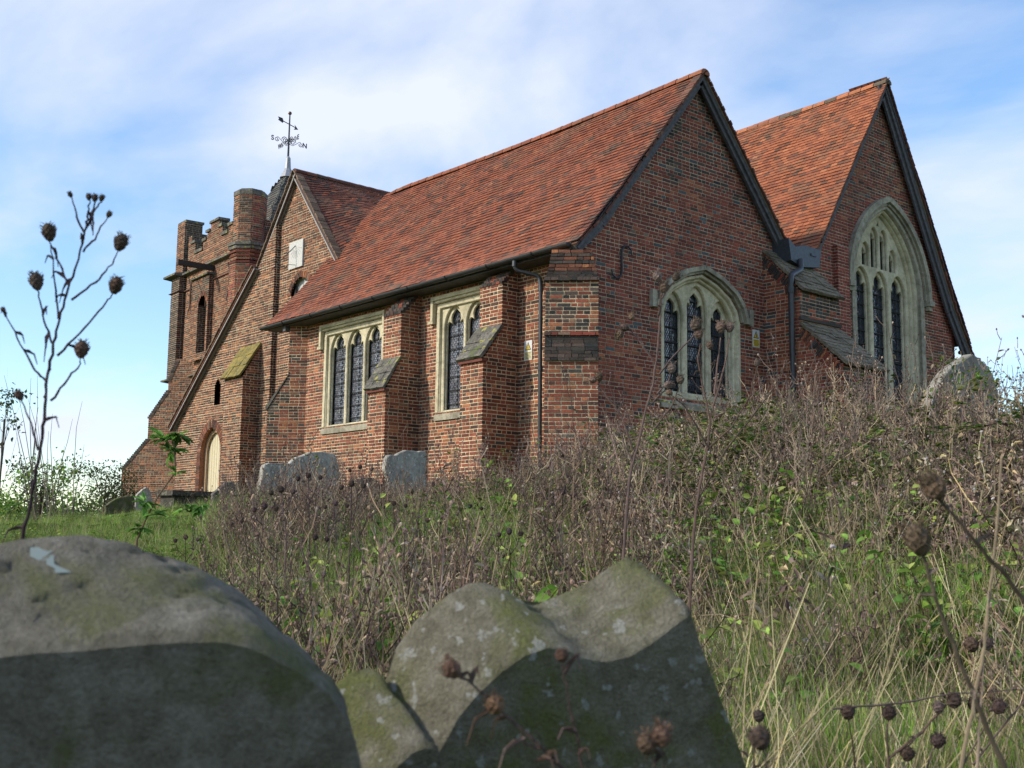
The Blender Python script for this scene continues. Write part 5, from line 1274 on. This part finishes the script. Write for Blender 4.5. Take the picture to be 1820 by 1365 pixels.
def scatter(name, label, pts, srcs, smin=.8, smax=1.25, tilt=.12, seed=0, cat=None):
    rs = np.random.RandomState(seed); n = len(pts); pts = np.asarray(pts)
    u_ = (pts[:, 0] - CAMP[0]) * FH[0] + (pts[:, 1] - CAMP[1]) * FH[1]; v_ = (pts[:, 0] - CAMP[0]) * RH[0] + (pts[:, 1] - CAMP[1]) * RH[1]; px_ = 910 + FPX * v_ / u_
    low = (1 - .40 * ss((u_ - 9) / 6) * (1 - ss((px_ - 900) / 200))) * (1 - .50 * ss((u_ - 4.5) / 3) * (1 - ss((px_ - 320) / 130)))      # the weeds are shorter on the level ground before the south wall
    me = bpy.data.meshes.new(name); me.vertices.add(n); me.vertices.foreach_set('co', np.asarray(pts, dtype=np.float32).ravel())
    rot = np.stack([rs.normal(0, tilt, n), rs.normal(0, tilt, n), rs.uniform(0, 6.283, n)], 1).astype(np.float32)
    a = me.attributes.new('rot', 'FLOAT_VECTOR', 'POINT'); a.data.foreach_set('vector', rot.ravel())
    a = me.attributes.new('scl', 'FLOAT', 'POINT'); a.data.foreach_set('value', (low * rs.uniform(smin, smax, n) * (.72 + .56 * bumpn(np.asarray(pts)[:, 0], np.asarray(pts)[:, 1], 1.9, seed * 1.3))).astype(np.float32))
    a = me.attributes.new('idx', 'INT', 'POINT'); a.data.foreach_set('value', rs.randint(0, len(srcs), n).astype(np.int32))
    o = link(name, me); tag(o, label, cat, kind='stuff')
    cl = bpy.data.collections.new(name + '_kinds')
    for i, s in enumerate(srcs): s.name = '%s_%02d' % (name, i); cl.objects.link(s)
    g = bpy.data.node_groups.new(name, 'GeometryNodeTree'); g.interface.new_socket('Geometry', in_out='INPUT', socket_type='NodeSocketGeometry'); g.interface.new_socket('Geometry', in_out='OUTPUT', socket_type='NodeSocketGeometry')
    gi = g.nodes.new('NodeGroupInput'); go = g.nodes.new('NodeGroupOutput'); ip = g.nodes.new('GeometryNodeInstanceOnPoints'); ci = g.nodes.new('GeometryNodeCollectionInfo'); ci.inputs[0].default_value = cl; ci.inputs['Separate Children'].default_value = True; ci.inputs['Reset Children'].default_value = True
    def na(nm, ty):
        q = g.nodes.new('GeometryNodeInputNamedAttribute'); q.data_type = ty; q.inputs[0].default_value = nm; return q
    r_, s_, i_ = na('rot', 'FLOAT_VECTOR'), na('scl', 'FLOAT'), na('idx', 'INT'); er = g.nodes.new('FunctionNodeEulerToRotation')
    g.links.new(r_.outputs[0], er.inputs[0]); g.links.new(gi.outputs[0], ip.inputs['Points']); g.links.new(ci.outputs[0], ip.inputs['Instance']); ip.inputs['Pick Instance'].default_value = True
    g.links.new(i_.outputs[0], ip.inputs['Instance Index']); g.links.new(er.outputs[0], ip.inputs['Rotation']); g.links.new(s_.outputs[0], ip.inputs['Scale']); g.links.new(ip.outputs[0], go.inputs[0])
    md = o.modifiers.new('scatter', 'NODES'); md.node_group = g; return o
def uv2xy(u, v): return CAMP[0] + FH[0] * u + RH[0] * v, CAMP[1] + FH[1] * u + RH[1] * v
def field(n, u0, u1, dens, seed, jit=0, pw=1.6, side=.62):
    """n tries over the bank in front of the camera, thinning with distance; dens(u, v, lateral) in 0..1"""
    rs = np.random.RandomState(seed); t = rs.uniform(0, 1, n); k = 1 - pw
    u = (u0 ** k + t * (u1 ** k - u0 ** k)) ** (1 / k); w = rs.uniform(-.50, .50, n); v = u * w * (side / .5)
    x, y = uv2xy(u, v); keep = rs.uniform(0, 1, n) < dens(u, v, 910 + FPX * v / u)
    # nothing inside the church or the wing
    ins = ((x > -9.6) & (x < .05) & (y > -.05)) | ((x > -19) & (x < -9) & (y > .95)) | (x < -9) & (y > 2)
    for (a, b, c_, d) in ((-5.4, -4.75, -.85, 0), (-2.4, -1.7, -.85, 0), (-.4, .6, -.9, .2), (0, 1.8, 4.9, 6.3), (-14.6, -13.5, .5, 1.1), (-10.2, -9.2, -.7, .1)): ins |= (x > a) & (x < b) & (y > c_) & (y < d)
    keep &= ~ins; x, y = x[keep], y[keep]; return np.stack([x, y, ground(x, y)], 1)
def bumpn(x, y, s, ph=0): return .5 + .5 * np.sin(x * s + ph + 1.7 * np.sin(y * s * .8 + ph)) * np.cos(y * s * 1.13 + ph * 2 + 1.3 * np.sin(x * s * .7))
def sig(x, a, b): return ss((x - a) / (b - a))
def lawn(u, px): return (1 - sig(px, 290, 400)) * sig(u, 10, 14)
def d_grass(u, v, px): return np.clip((.78 - .42 * sig(px, 1000, 1200) * sig(u, 5.5, 9)) * (.45 + .55 * sig(bumpn(uv2xy(u, v)[0], uv2xy(u, v)[1], 2.3, 4.4), .2, .5)) * (1 - .75 * lawn(u, px)), 0, 1)
scatter('grass', 'long green grass on the bank', field(56000, 2.2, 30, d_grass, 1), [make_grass(i, L=(.12, .38), dry=.24) for i in range(7)], .7, 1.4, .25, 1)
def d_lawn(u, v, px): return lawn(u, px) * .95
scatter('lawn_grass', 'short bright green lawn by the wing', field(42000, 10, 40, d_lawn, 2, pw=1.2), [make_grass(i, 40, (.05, .11), .03) for i in range(4)], .8, 1.2, .15, 2)
def d_straw(u, v, px):
    x, y = uv2xy(u, v); return np.clip((.25 + .5 * bumpn(x, y, 1.1, 1)) * (1 - lawn(u, px)) * (.55 + .45 * sig(px, 900, 1200)), 0, 1)
scatter('straw', 'pale dry grass stalks', field(3200, 2.4, 22, d_straw, 3), [make_straw(i) for i in range(5)], .45, .95, .15, 3)
BRF = [(.20, .135, .10), (.15, .10, .08), (.26, .185, .13), (.11, .07, .06), (.31, .24, .17)]
def d_forb(u, v, px):
    x, y = uv2xy(u, v); l = sig(px, 320, 460) * (1 - sig(px, 1000, 1150)); return np.clip((l * (sig(u, 6.5, 10) * .9 + .25) * (.25 + .75 * sig(bumpn(x, y, .9, .4), .25, .6)) + sig(px, 280, 420) * .12) * (1 - lawn(u, px)), 0, 1)
scatter('dry_forbs', 'brown dead stalks with small seed heads', field(5400, 3.5, 24, d_forb, 4, pw=1.35), [make_forb(i, pal=BRF, nst=4 + i % 3) for i in range(8)], .5, .95, .10, 4)
def d_tang(u, v, px):
    x, y = uv2xy(u, v); r = sig(px, 900, 1150) * sig(u, 4.6, 8.2); l = sig(px, 620, 900) * sig(u, 11, 14) * .6; return np.clip((r + l) * (.5 + .5 * bumpn(x, y, 1.4, 2)), 0, 1)
scatter('dead_tangle', 'tangle of dead bramble and weed stems on the right bank', field(6200, 3.8, 24, d_tang, 5, pw=1.35), [make_tangle(i) for i in range(6)], .6, 1.15, .25, 5)
def d_leaf(u, v, px):
    x, y = uv2xy(u, v); q = bumpn(x, y, 1.2, 3.3); return np.clip((.22 + .78 * sig(px, 850, 1100)) * sig(q, .30, .52) * (1 - lawn(u, px)) * sig(u, 3, 5), 0, 1)
scatter('bramble_leaves', 'green bramble and nettle leaves through the weeds', field(14000, 3.2, 22, d_leaf, 6, pw=1.4), [make_leafy(i, pal=[p for j, p in enumerate(GRN) if (j + i) % 3]) for i in range(8)], .7, 1.3, .2, 6)
def make_tallb(k):
    mb = MB()
    for _ in range(3):
        a = rnd.uniform(0, 6.28); p = np.array([rnd.uniform(-.1, .1), rnd.uniform(-.1, .1), -.02]); d = np.array([math.cos(a) * .25, math.sin(a) * .25, 1]); P = [p]; H = rnd.uniform(.7, 1.15)
        for s_ in range(7): P.append(P[-1] + d / np.linalg.norm(d) * H / 7); d = d + np.array([math.cos(a) * .1, math.sin(a) * .1, -.13]) + nrs.normal(0, .07, 3)
        c = cvar(rnd.choice([(.22, .10, .06), (.16, .15, .06), (.30, .24, .15)])); stem(mb, P, [.0045, .004, .0038, .0034, .003, .0026, .002, .0012], c)
        for i in range(1, 8):
            for _ in range(3):
                b = rnd.uniform(0, 6.28); q = P[i] + nrs.normal(0, .01, 3); dd = np.array([math.cos(b), math.sin(b), rnd.uniform(-.2, .5)]); e = q + dd * .035; stem(mb, [q, e], .0012, c)
                for w_ in (-.8, 0, .8):
                    z = rnd.uniform(.03, .058); leaf(mb, e, dd + np.array([-dd[1], dd[0], 0]) * w_, z, z * .62, cvar(rnd.choice([(.12, .19, .03), (.17, .22, .045), (.08, .14, .03), (.23, .22, .06), (.06, .10, .03)])), .2)
    return src('tall_bramble', mb, LEAF)
def d_tb(u, v, px):
    x, y = uv2xy(u, v); q = bumpn(x, y, 1.3, 7.7); return np.clip((.12 * sig(px, 500, 700) + .88 * sig(px, 1120, 1350)) * sig(q, .35, .6) * sig(u, 7, 10), 0, 1)
scatter('tall_bramble', 'arching green bramble shoots on the right bank', field(2600, 6.5, 15, d_tb, 8, pw=1.2), [make_tallb(i) for i in range(5)], .6, 1.0, .15, 8)
def d_pale(u, v, px):
    return np.clip(sig(px, 1050, 1250) * sig(u, 6, 9) * .8 + .1 * sig(px, 500, 900), 0, 1)
PALEB = [(.26, .20, .15), (.34, .27, .19), (.20, .14, .11), (.15, .10, .08)]
scatter('pale_forbs', 'pale dead weed stems standing above the tangle on the right', field(2300, 6, 16, d_pale, 9, pw=1.2), [make_forb(i, (.6, 1.05), PALEB, nst=2, hr=.007) for i in range(6)], .65, 1.25, .22, 9)
def d_broad(u, v, px):
    x, y = uv2xy(u, v); return np.clip(sig(bumpn(x, y, 1.7, 5), .40, .65) * (.22 + .75 * sig(px, 1150, 1350) * (1 - sig(u, 6.5, 10))), 0, 1)
scatter('broad_weeds', 'bright broad-leaved weeds in the grass', field(8000, 3, 14, d_broad, 7), [make_broad(i) for i in range(4)], .7, 1.3, .15, 7)

# ================================================================== SINGLE DRIED FLOWER PLANTS
HEADC = [(.075, .050, .038), (.06, .042, .034), (.095, .065, .048)]
def head(c, axis, r, h, parent, col, mat=DRY, open_=False, name='seed_head'):
    mb = MB(); lumpy(mb, c, r, h, col, axis, 10, 7, .22)
    axis = np.array(axis, float) / np.linalg.norm(axis)
    u = np.cross(axis, (.3, 1, .2)); u /= np.linalg.norm(u); v = np.cross(axis, u)
    for k in range(110):   # papery scales / bristles
        a = rnd.uniform(0, 6.28); t = rnd.uniform(-.42, .5); rr = r * math.sin(math.pi * (.08 + .84 * (t + .5))) ** .7
        q = np.array(c) + axis * h * t + (u * math.cos(a) + v * math.sin(a)) * rr; d = (u * math.cos(a) + v * math.sin(a)) * (.5 if t < .3 else .9) + axis * (.9 if not open_ else 1.1)
        leaf(mb, q, d, h * rnd.uniform(.14, .30) * (1.7 if open_ and t > .3 else 1), r * .16, cvar((col[0] * 1.35, col[1] * 1.35, col[2] * 1.3), .5), .3)
    return mb.build(name, mat, parent, recalc=False)
def px_plant(label, D, stems, heads, w=.0035, hr=(.0085, .026), col=(.085, .055, .05), group=None, cat='dried flower', wilt=True, hcol=None, drop=True, dd=None, opn=False, name='dried_flower'):
    """stems: polylines in measured photo points; the first is the main stem and runs on down to the ground"""
    fn = dd or (lambda x, y: D)
    W = [[np.array(at(x, y, fn(x, y))) for x, y in st_] for st_ in stems]
    b = W[0][0]; gz = float(ground(b[0], b[1]))
    r = empty(name, (b[0], b[1], gz)); tag(r, label, cat, group)
    if drop and b[2] > gz + .05:
        d = W[0][0] - W[0][1]; W[0] = [np.array([b[0] + d[0] * .3, b[1] + d[1] * .3, gz - .03]), (b + np.array([b[0] + d[0] * .3, b[1] + d[1] * .3, gz])) / 2] + W[0]
    for i, P in enumerate(W):
        Q = []
        for a, c in zip(P[:-1], P[1:]):
            k = 5
            for j in range(k): Q.append(a + (c - a) * j / k + nrs.normal(0, .0007, 3) * (j > 0))
        Q.append(P[-1]); n = len(Q); ww = w if i == 0 else w * .6
        mb = MB(); mb.tube(Q, [ww * (1 - .6 * j / n) * rnd.uniform(.9, 1.15) for j in range(n)], 6, cvar(col, .15)); so = mb.build('stem', DRY, r, recalc=False)
        if wilt:
            mb = MB(); cnt = 0
            for q in Q[2::3]:
                if rnd.random() < .33:
                    d = nrs.normal(0, 1, 3); L = rnd.uniform(.02, .045); mid = q + d / np.linalg.norm(d) * L * .5; e = mid + (d / np.linalg.norm(d) * .3 - Z * .7) * L * .6
                    mb.tube([q, mid, e], [.0018, .0012, .0006], 4, cvar(col)); leaf(mb, q, d, L * .6, .005, cvar(col), .6); cnt += 1
            if cnt: tag(mb.build('withered_leaves', DRY, so, recalc=False), kind='stuff')
    for h in heads:
        x, y, ax, ay = h[:4]; sc = h[4] if len(h) > 4 else 1
        c = at(x, y, fn(x, y)); d = at(x + ax, y + ay, fn(x, y)) - c
        head(c, d, hr[0] * sc, hr[1] * sc, r, cvar(hcol or rnd.choice(HEADC), .15), open_=opn)
    return r
G1 = 'dried knapweed stems standing above the weeds'
px_plant('tall dead knapweed with six dark heads against the sky, behind the rounded gravestone', 1.55,
 [[(40, 960), (63, 852), (75, 780), (80, 721), (83, 675), (94, 620), (106, 567), (121, 513), (140, 460), (150, 414), (160, 388), (169, 359)],
  [(150, 414), (136, 380), (125, 347)], [(155, 400), (157, 375), (159, 354)], [(162, 385), (173, 368), (181, 356)], [(148, 448), (172, 418), (193, 383)],
  [(127, 533), (170, 502), (200, 470), (211, 444)], [(102, 632), (150, 583), (190, 535), (202, 520)], [(90, 712), (120, 675), (142, 648), (144, 636)],
  [(121, 506), (107, 470), (92, 440), (88, 425)], [(104, 567), (97, 500), (90, 432)], [(92, 610), (76, 560), (69, 520), (66, 510)], [(81, 676), (60, 655), (30, 600), (6, 553)], [(68, 800), (55, 750), (36, 706)]],
 [(87, 413, -2, -10), (215, 431, 4, -10), (206, 507, 3, -10), (145, 621, 1, -10), (65, 500, -2, -10), (169, 352, 1, -8, .45), (181, 352, 3, -8, .4), (158, 350, 0, -8, .4), (194, 381, 4, -7, .4), (125, 346, -3, -6, .35), (6, 551, -3, -6, .35), (34, 703, -5, -8, .6)],
 w=.0027, hr=(.0080, .024), col=(.055, .035, .04))
px_plant('dead teasel stalk in front of the small east window, heads along its left side', 4.0,
 [[(1108, 990), (1113, 920), (1118, 860), (1123, 827), (1133, 795), (1147, 732), (1161, 682), (1168, 626), (1174, 560), (1175, 531), (1178, 512)],
  [(1161, 640), (1140, 610), (1122, 587), (1112, 583)], [(1170, 560), (1176, 520), (1170, 500)], [(1176, 530), (1190, 510), (1200, 497)], [(1172, 665), (1200, 630), (1232, 598), (1236, 585)], [(1125, 800), (1105, 740), (1077, 703), (1063, 682)], [(1124, 820), (1110, 790), (1100, 760)], [(1155, 720), (1175, 700), (1188, 688)], [(1168, 700), (1188, 678), (1193, 660)], [(1165, 760), (1195, 720), (1208, 685)]],
 [(1110, 582, -8, -3, .9), (1123, 563, -2, -8, .7), (1102, 594, -3, 6, .8), (1168, 492, -3, -8, 1.1), (1180, 511, 1, -9, 1.0), (1202, 492, 6, -6, .9), (1236, 577, 4, -8, 1.2), (1242, 594, 3, -9, 1.0), (1065, 670, -2, -8, .9), (1054, 675, -8, 0, .8), (1188, 684, 8, -3, .9), (1193, 655, 1, -9, 1.0), (1209, 675, 0, -10, .9)],
 w=.0062, hr=(.0135, .034), col=(.13, .09, .075), hcol=(.15, .105, .08), group=G1, opn=True)
px_plant('dead branching stalk with two upright heads at the right light of the small east window', 4.2,
 [[(1226, 1075), (1232, 960), (1238, 900), (1248, 840), (1258, 795), (1263, 740), (1270, 714), (1288, 650), (1297, 600)],
  [(1270, 700), (1276, 640), (1281, 600)], [(1258, 795), (1240, 760), (1215, 720), (1190, 700)], [(1262, 745), (1250, 690), (1240, 640), (1245, 610)], [(1240, 890), (1290, 800), (1330, 750), (1375, 690), (1400, 640)], [(1256, 800), (1300, 760), (1335, 700), (1345, 650)]],
 [(1281, 582, 0, -10, 1.15), (1297, 582, 2, -10, 1.0), (1262, 615, -2, -8, .8), (1345, 645, 2, -6, .7), (1190, 698, -6, -3, .7)],
 w=.0062, hr=(.0140, .035), col=(.12, .08, .065), hcol=(.145, .10, .075), group=G1, opn=True)
px_plant('blurred knapweed stem with two brown heads at the right edge, arching from lower right', 1.15,
 [[(1850, 1110), (1790, 1025), (1735, 965), (1690, 910), (1668, 884)]], [(1662, 868, -5, -7, 1.1), (1652, 855, -5, -6, .8)], w=.0034, hr=(.0095, .021), col=(.14, .10, .075), hcol=(.105, .075, .055), dd=lambda x, y: 1.15, opn=True)
px_plant('blurred stem rising to one brown head right of centre, low in the frame', 1.2,
 [[(1800, 1400), (1745, 1270), (1700, 1160), (1665, 1070), (1648, 1010), (1640, 985)]], [(1632, 960, -3, -9, 1.25)], w=.0034, hr=(.0095, .026), col=(.15, .115, .085), hcol=(.10, .07, .052), opn=True)
px_plant('two bare upright stalks crossing the lower right corner', 1.6,
 [[(1700, 1400), (1722, 1290), (1745, 1180), (1755, 1100), (1765, 1000), (1775, 900), (1780, 815)], [(1735, 1380), (1742, 1280), (1750, 1150), (1757, 1050)]], [], w=.0034, col=(.24, .18, .12), wilt=False)
px_plant('dry stem with two brown heads leaning left in front of the scroll-topped stone', .95,
 [[(1040, 1420), (1000, 1366), (965, 1330), (930, 1300), (895, 1268), (870, 1240), (842, 1218), (815, 1200)], [(960, 1330), (935, 1322), (925, 1305)], [(980, 1350), (960, 1345), (952, 1356)]],
 [(803, 1190, -9, -7, 1.0), (880, 1253, -6, -8, 1.0)], w=.0022, hr=(.0070, .0155), col=(.10, .065, .05), hcol=(.11, .065, .042), opn=True)
px_plant('single thin dark stem with a small head before the curved stone face', 1.0,
 [[(1045, 1420), (1035, 1365), (1024, 1300), (1012, 1250), (1005, 1210), (1000, 1180)]], [(998, 1165, -1, -9, .75)], w=.0014, hr=(.0070, .015), col=(.07, .045, .04), hcol=(.12, .07, .055))
px_plant('pair of prickly brown heads side by side on short stems at the bottom edge', .95,
 [[(1168, 1430), (1166, 1365), (1160, 1345)], [(1184, 1420), (1180, 1360), (1176, 1330)]], [(1150, 1322, -3, -9, 1.05), (1176, 1309, 1, -9, 1.05)], w=.0015, hr=(.0070, .0165), col=(.07, .05, .04), hcol=(.13, .08, .05), opn=True)
px_plant('dark nodding head just right of the scroll-topped stone', 1.0,
 [[(1368, 1440), (1362, 1370), (1358, 1335)]], [(1350, 1313, -4, -9, 1.15)], w=.0016, hr=(.0075, .017), col=(.06, .04, .035), hcol=(.07, .045, .035))
px_plant('sprawling knapweed with a long crooked stem and many small heads, lower right corner', 2.1,
 [[(1579, 1420), (1579, 1349), (1640, 1300), (1683, 1251), (1696, 1246)], [(1579, 1349), (1576, 1300), (1579, 1280)], [(1729, 1360), (1775, 1300), (1822, 1245), (1850, 1215)], [(1640, 1300), (1610, 1330)], [(1700, 1380), (1735, 1320), (1760, 1275)], [(1600, 1400), (1610, 1360)], [(1525, 1400), (1516, 1330), (1508, 1280)], [(1480, 1260), (1600, 1250), (1700, 1232), (1822, 1226)], [(1640, 1395), (1655, 1340), (1664, 1325)]],
 [(1696, 1246, 3, -9), (1733, 1254, 0, -9), (1776, 1257, 6, -6), (1507, 1266, 0, -9), (1580, 1267, 2, -9), (1667, 1317, 1, -9), (1613, 1340, 2, -9), (1668, 1258, 0, -9, .8), (1727, 1146, -2, -9), (1755, 1144, 3, -9, .9)],
 w=.0036, hr=(.0115, .026), col=(.12, .085, .07), hcol=(.09, .062, .05), group=G1)
px_plant('thin stem with two small heads beside the right edge of the scroll-topped stone', 2.0,
 [[(1338, 1380), (1342, 1320), (1347, 1290)], [(1342, 1320), (1330, 1345)]], [(1349, 1273, 1, -9, .9)], w=.002, hr=(.0095, .022), col=(.12, .085, .07), group=G1)
# dead heads standing among the brown stalks in front of the wall: individual stems
SL = ['slender dead stalk just in front of the large wavy-topped gravestone, towards its left side', 'slender dead stalk whose heads cross the foot of the large wavy-topped gravestone', 'slender dead stalk whose heads stand before the middle of the large wavy-topped gravestone', 'slender dead stalk right of the large wavy-topped gravestone, at its foot', 'slender dead stalk before the gap between the two grey gravestones', 'tallest slender dead stalk left of the square gravestone, its heads against the brickwork', 'slender dead stalk in front of the square nibbled gravestone', 'slender dead stalk below the brick buttress right of the square gravestone', 'slender dead stalk in the weeds below the two-light south window', 'slender dead stalk low in the weeds, above the middle of the scroll-topped stone', 'slender dead stalk against the foot of the corner buttress, right of the downpipe', 'slender dead stalk low in the grass below the large wavy-topped gravestone', 'slender dead stalk in the grass below the cream door', 'slender dead stalk in the grass below the dark chest tomb']
rs = np.random.RandomState(21)
spots = [(470, 905), (500, 875), (548, 850), (596, 900), (625, 865), (640, 835), (700, 900), (760, 930), (835, 905), (905, 950), (1000, 880), (560, 960), (430, 930), (330, 960)]
for i, (x, y) in enumerate(spots):
    D = 6.5 + rs.uniform(-1, 2); hh = int(rs.uniform(60, 110)); ln = rs.uniform(-10, 14)
    px_plant(SL[i], D, [[(x - ln, y + hh), (x - ln * .4, y + hh * .5), (x, y)], [(x - ln * .4, y + hh * .5), (x + 12, y + 22), (x + 20, y + 4)], [(x - ln * .3, y + hh * .4), (x - 14, y + 18), (x - 17, y + 6)]],
             [(x, y - 5, 0, -8), (x + 21, y - 1, 2, -8, .8), (x - 18, y + 1, -2, -8, .8)], w=.005, hr=(.014, .032), col=(.09, .06, .055), group='slender dead stalks before the south wall', wilt=True, hcol=(.075, .05, .045))

# green plant standing up at the left
def green_plant(label, D, main, sprays, lsz=.05, cat='weed', name='green_weed', pal=((.13, .27, .045), (.09, .19, .035), (.17, .31, .07))):
    P = [at(x, y, D) for x, y in main]; b = P[0]; gz = float(ground(b[0], b[1])); r = empty(name, (b[0], b[1], gz)); tag(r, label, cat)
    mb = MB(); mb.tube([np.array([b[0], b[1], gz - .03])] + P, [.006, .0055] + [.004] * (len(P) - 2) + [.0025], 6, (.13, .09, .055)); mb.build('stem', DRY, r, recalc=False)
    for (x, y, rad, n) in sprays:
        c = at(x, y, D)
        for _ in range(n):
            d = nrs.normal(0, 1, 3); d[2] = d[2] * .5 - .1; d /= np.linalg.norm(d); rr = rad / FPX * D
            mb = MB(); L = lsz * rnd.uniform(.7, 1.2)
            for w_ in (-.5, 0, .5): leaf(mb, c + d * rr * .3 * rnd.random(), d + np.cross(d, Z) * w_ + nrs.normal(0, .1, 3), L, L * .42, cvar(rnd.choice(pal), .2))
            mb.tube([c, c + d * rr * .3], .0015, 4, (.10, .14, .05)); mb.build('leaf', LEAF, r, recalc=False)
green_plant('tall weed with bright lobed leaves at its top, rising in front of the tower buttress', 4.5, [(243, 960), (258, 925), (282, 880), (300, 855), (312, 838), (310, 800), (309, 782)], [(294, 779, 46, 16), (316, 774, 34, 11), (304, 800, 26, 7), (312, 840, 16, 3), (256, 893, 34, 9), (272, 915, 22, 6), (246, 940, 30, 8), (330, 905, 24, 7), (358, 898, 18, 5)])

# ================================================================== SHRUBS, TREES AND RAILINGS
def crown(mb, c, rx, rz, n, lsz, pal, clump=14):
    cs = [np.array(c) + np.array([rnd.gauss(0, rx * .5), rnd.gauss(0, rx * .5), rnd.uniform(-.8, .9) * rz]) for _ in range(clump)]
    for k in range(n):
        q = rnd.choice(cs) + nrs.normal(0, rx * .19, 3); d = nrs.normal(0, 1, 3); L = lsz * rnd.uniform(.6, 1.3)
        leaf(mb, q, d, L, L * .6, cvar(rnd.choice(pal), .3), .2)
    return cs
def bush(label, px, py, D, rx, rz, n, lsz, pal=GRN, cat='tree', name='young_tree', bare=0):
    c = at(px, py, D); gz = float(ground(c[0], c[1])); r = empty(name, (c[0], c[1], gz)); tag(r, label, cat)
    m2 = MB(); base = np.array([c[0], c[1], gz]); cs = crown(m2, c, rx, rz, n, lsz, pal)
    mb = MB(); mb.tube([base - Z * .1, base + (c - base) * .5 + nrs.normal(0, .05, 3), c], [.06 * rx, .045 * rx, .01], 6, (.09, .07, .05)); t_ = mb.build('trunk', DRY, r, recalc=False)
    mb = MB()
    for q in cs:
        s_ = base + (c - base) * rnd.uniform(.2, .9); kk = min(1, rx / .8) ** 2; mb.tube([s_, (s_ + q) / 2 + nrs.normal(0, .05 * rx, 3), q, q + (q - s_) * .25], [.018 * kk + .002, .012 * kk + .001, .007 * kk, .003 * kk], 4, (.10, .075, .055))
    mb.build('limb', DRY, r, recalc=False); m2.build('crown', LEAF, r, recalc=False)
bush('dense green bush at the left edge behind the knapweed', 10, 890, 16, .65, .55, 2600, .055)
bush('loose small-leaved bush below the whippy stems at the left', 72, 868, 20, .62, .70, 2400, .05, pal=[(.05, .08, .025), (.08, .12, .03), (.12, .11, .06), (.04, .06, .02)])
bush('thin bush with fine olive leaves left of the tower buttress', 188, 868, 30, .9, .75, 2600, .07, pal=[(.07, .09, .035), (.10, .11, .05), (.05, .07, .03)])
bush('low green clump behind the railings at the far left', 115, 915, 36, 1.2, .35, 1500, .08)
for i, (px, py, D, rx, rz, n) in enumerate(((40, 925, 70, 5, 1.2, 1800), (160, 930, 80, 5, 1.0, 1500))):
    bush(('distant hedgerow tree at the far left' if i == 0 else 'distant hedgerow tree beyond the railings'), px, py, D, rx, rz, n, .3)
bush('leafy branch of a young tree reaching in at the left edge above the weeds', 8, 745, 12, .22, .30, 170, .05, pal=[(.04, .06, .025), (.06, .09, .03)])
# bare whippy shrub
wc = at(95, 930, 13); gz = float(ground(wc[0], wc[1])); wr = empty('bare_shrub', (wc[0], wc[1], gz)); tag(wr, 'bare shrub of thin pale upright whips at the left against the sky', 'shrub')
for i in range(26):
    x0 = rnd.uniform(50, 130); x1 = x0 + rnd.uniform(-55, 60); y1 = rnd.uniform(665, 860); P = [at(x0, 950, 13), at(x0 + (x1 - x0) * .3, 950 + (y1 - 950) * .45, 13), at(x0 + (x1 - x0) * .75, 950 + (y1 - 950) * .8, 13), at(x1 + rnd.uniform(-8, 8), y1, 13)]
    P[0][2] = gz - .02; mb = MB(); mb.tube(P, [.007, .005, .003, .0015], 4, cvar((.22, .18, .14))); mb.build('whip', DRY, wr, recalc=False)
# iron railings far left
rl = empty('railings', tuple(at(150, 935, 44))); tag(rl, 'row of dark iron railings on the far edge of the lawn, left', 'fence')
mb = None
for i in range(26):
    x = 100 + i * 3.7; p = at(x, 936, 44); q = at(x, 909 + (i % 5 == 0) * -3, 44); mb = MB(); mb.tube([p - Z * .4, q], .022, 4); mb.build('rail', IRON, rl, recalc=False)
for y in (913, 931): mb = MB(); mb.tube([at(97, y, 44), at(200, y, 44)], .022, 4); mb.build('cross_bar', IRON, rl, recalc=False)
# ivy and bramble sprays over the pale gravestone on the bank
iv = empty('bramble_spray', tuple(at(1712, 720, 11.9))); tag(iv, 'fresh green bramble spray climbing over the pale pointed gravestone', 'bramble')
for i, (x, y, r0, n) in enumerate(((1682, 645, 26, 30), (1725, 665, 22, 26), (1762, 672, 26, 34), (1700, 690, 40, 60), (1740, 705, 45, 70), (1672, 705, 30, 40), (1780, 715, 30, 40))):
    c = at(x, y, 12.0); mb = MB(); mb.tube([at(1715 + (x - 1715) * .3, 790, 12.0), at((x + 1715) / 2, (y + 780) / 2 + 6, 11.95), c], [.006, .004, .002], 4, (.15, .10, .05)); so = mb.build('stem', DRY, iv, recalc=False)
    mb = MB()
    for k in range(n):
        q = c + nrs.normal(0, r0 / FPX * 12 * .5, 3); z = rnd.uniform(.03, .06); leaf(mb, q, nrs.normal(0, 1, 3), z, z * .7, cvar(rnd.choice([(.10, .19, .03), (.15, .24, .045), (.07, .13, .03), (.22, .22, .06)])), .2)
    tag(mb.build('leaves', LEAF, so, recalc=False), kind='stuff')
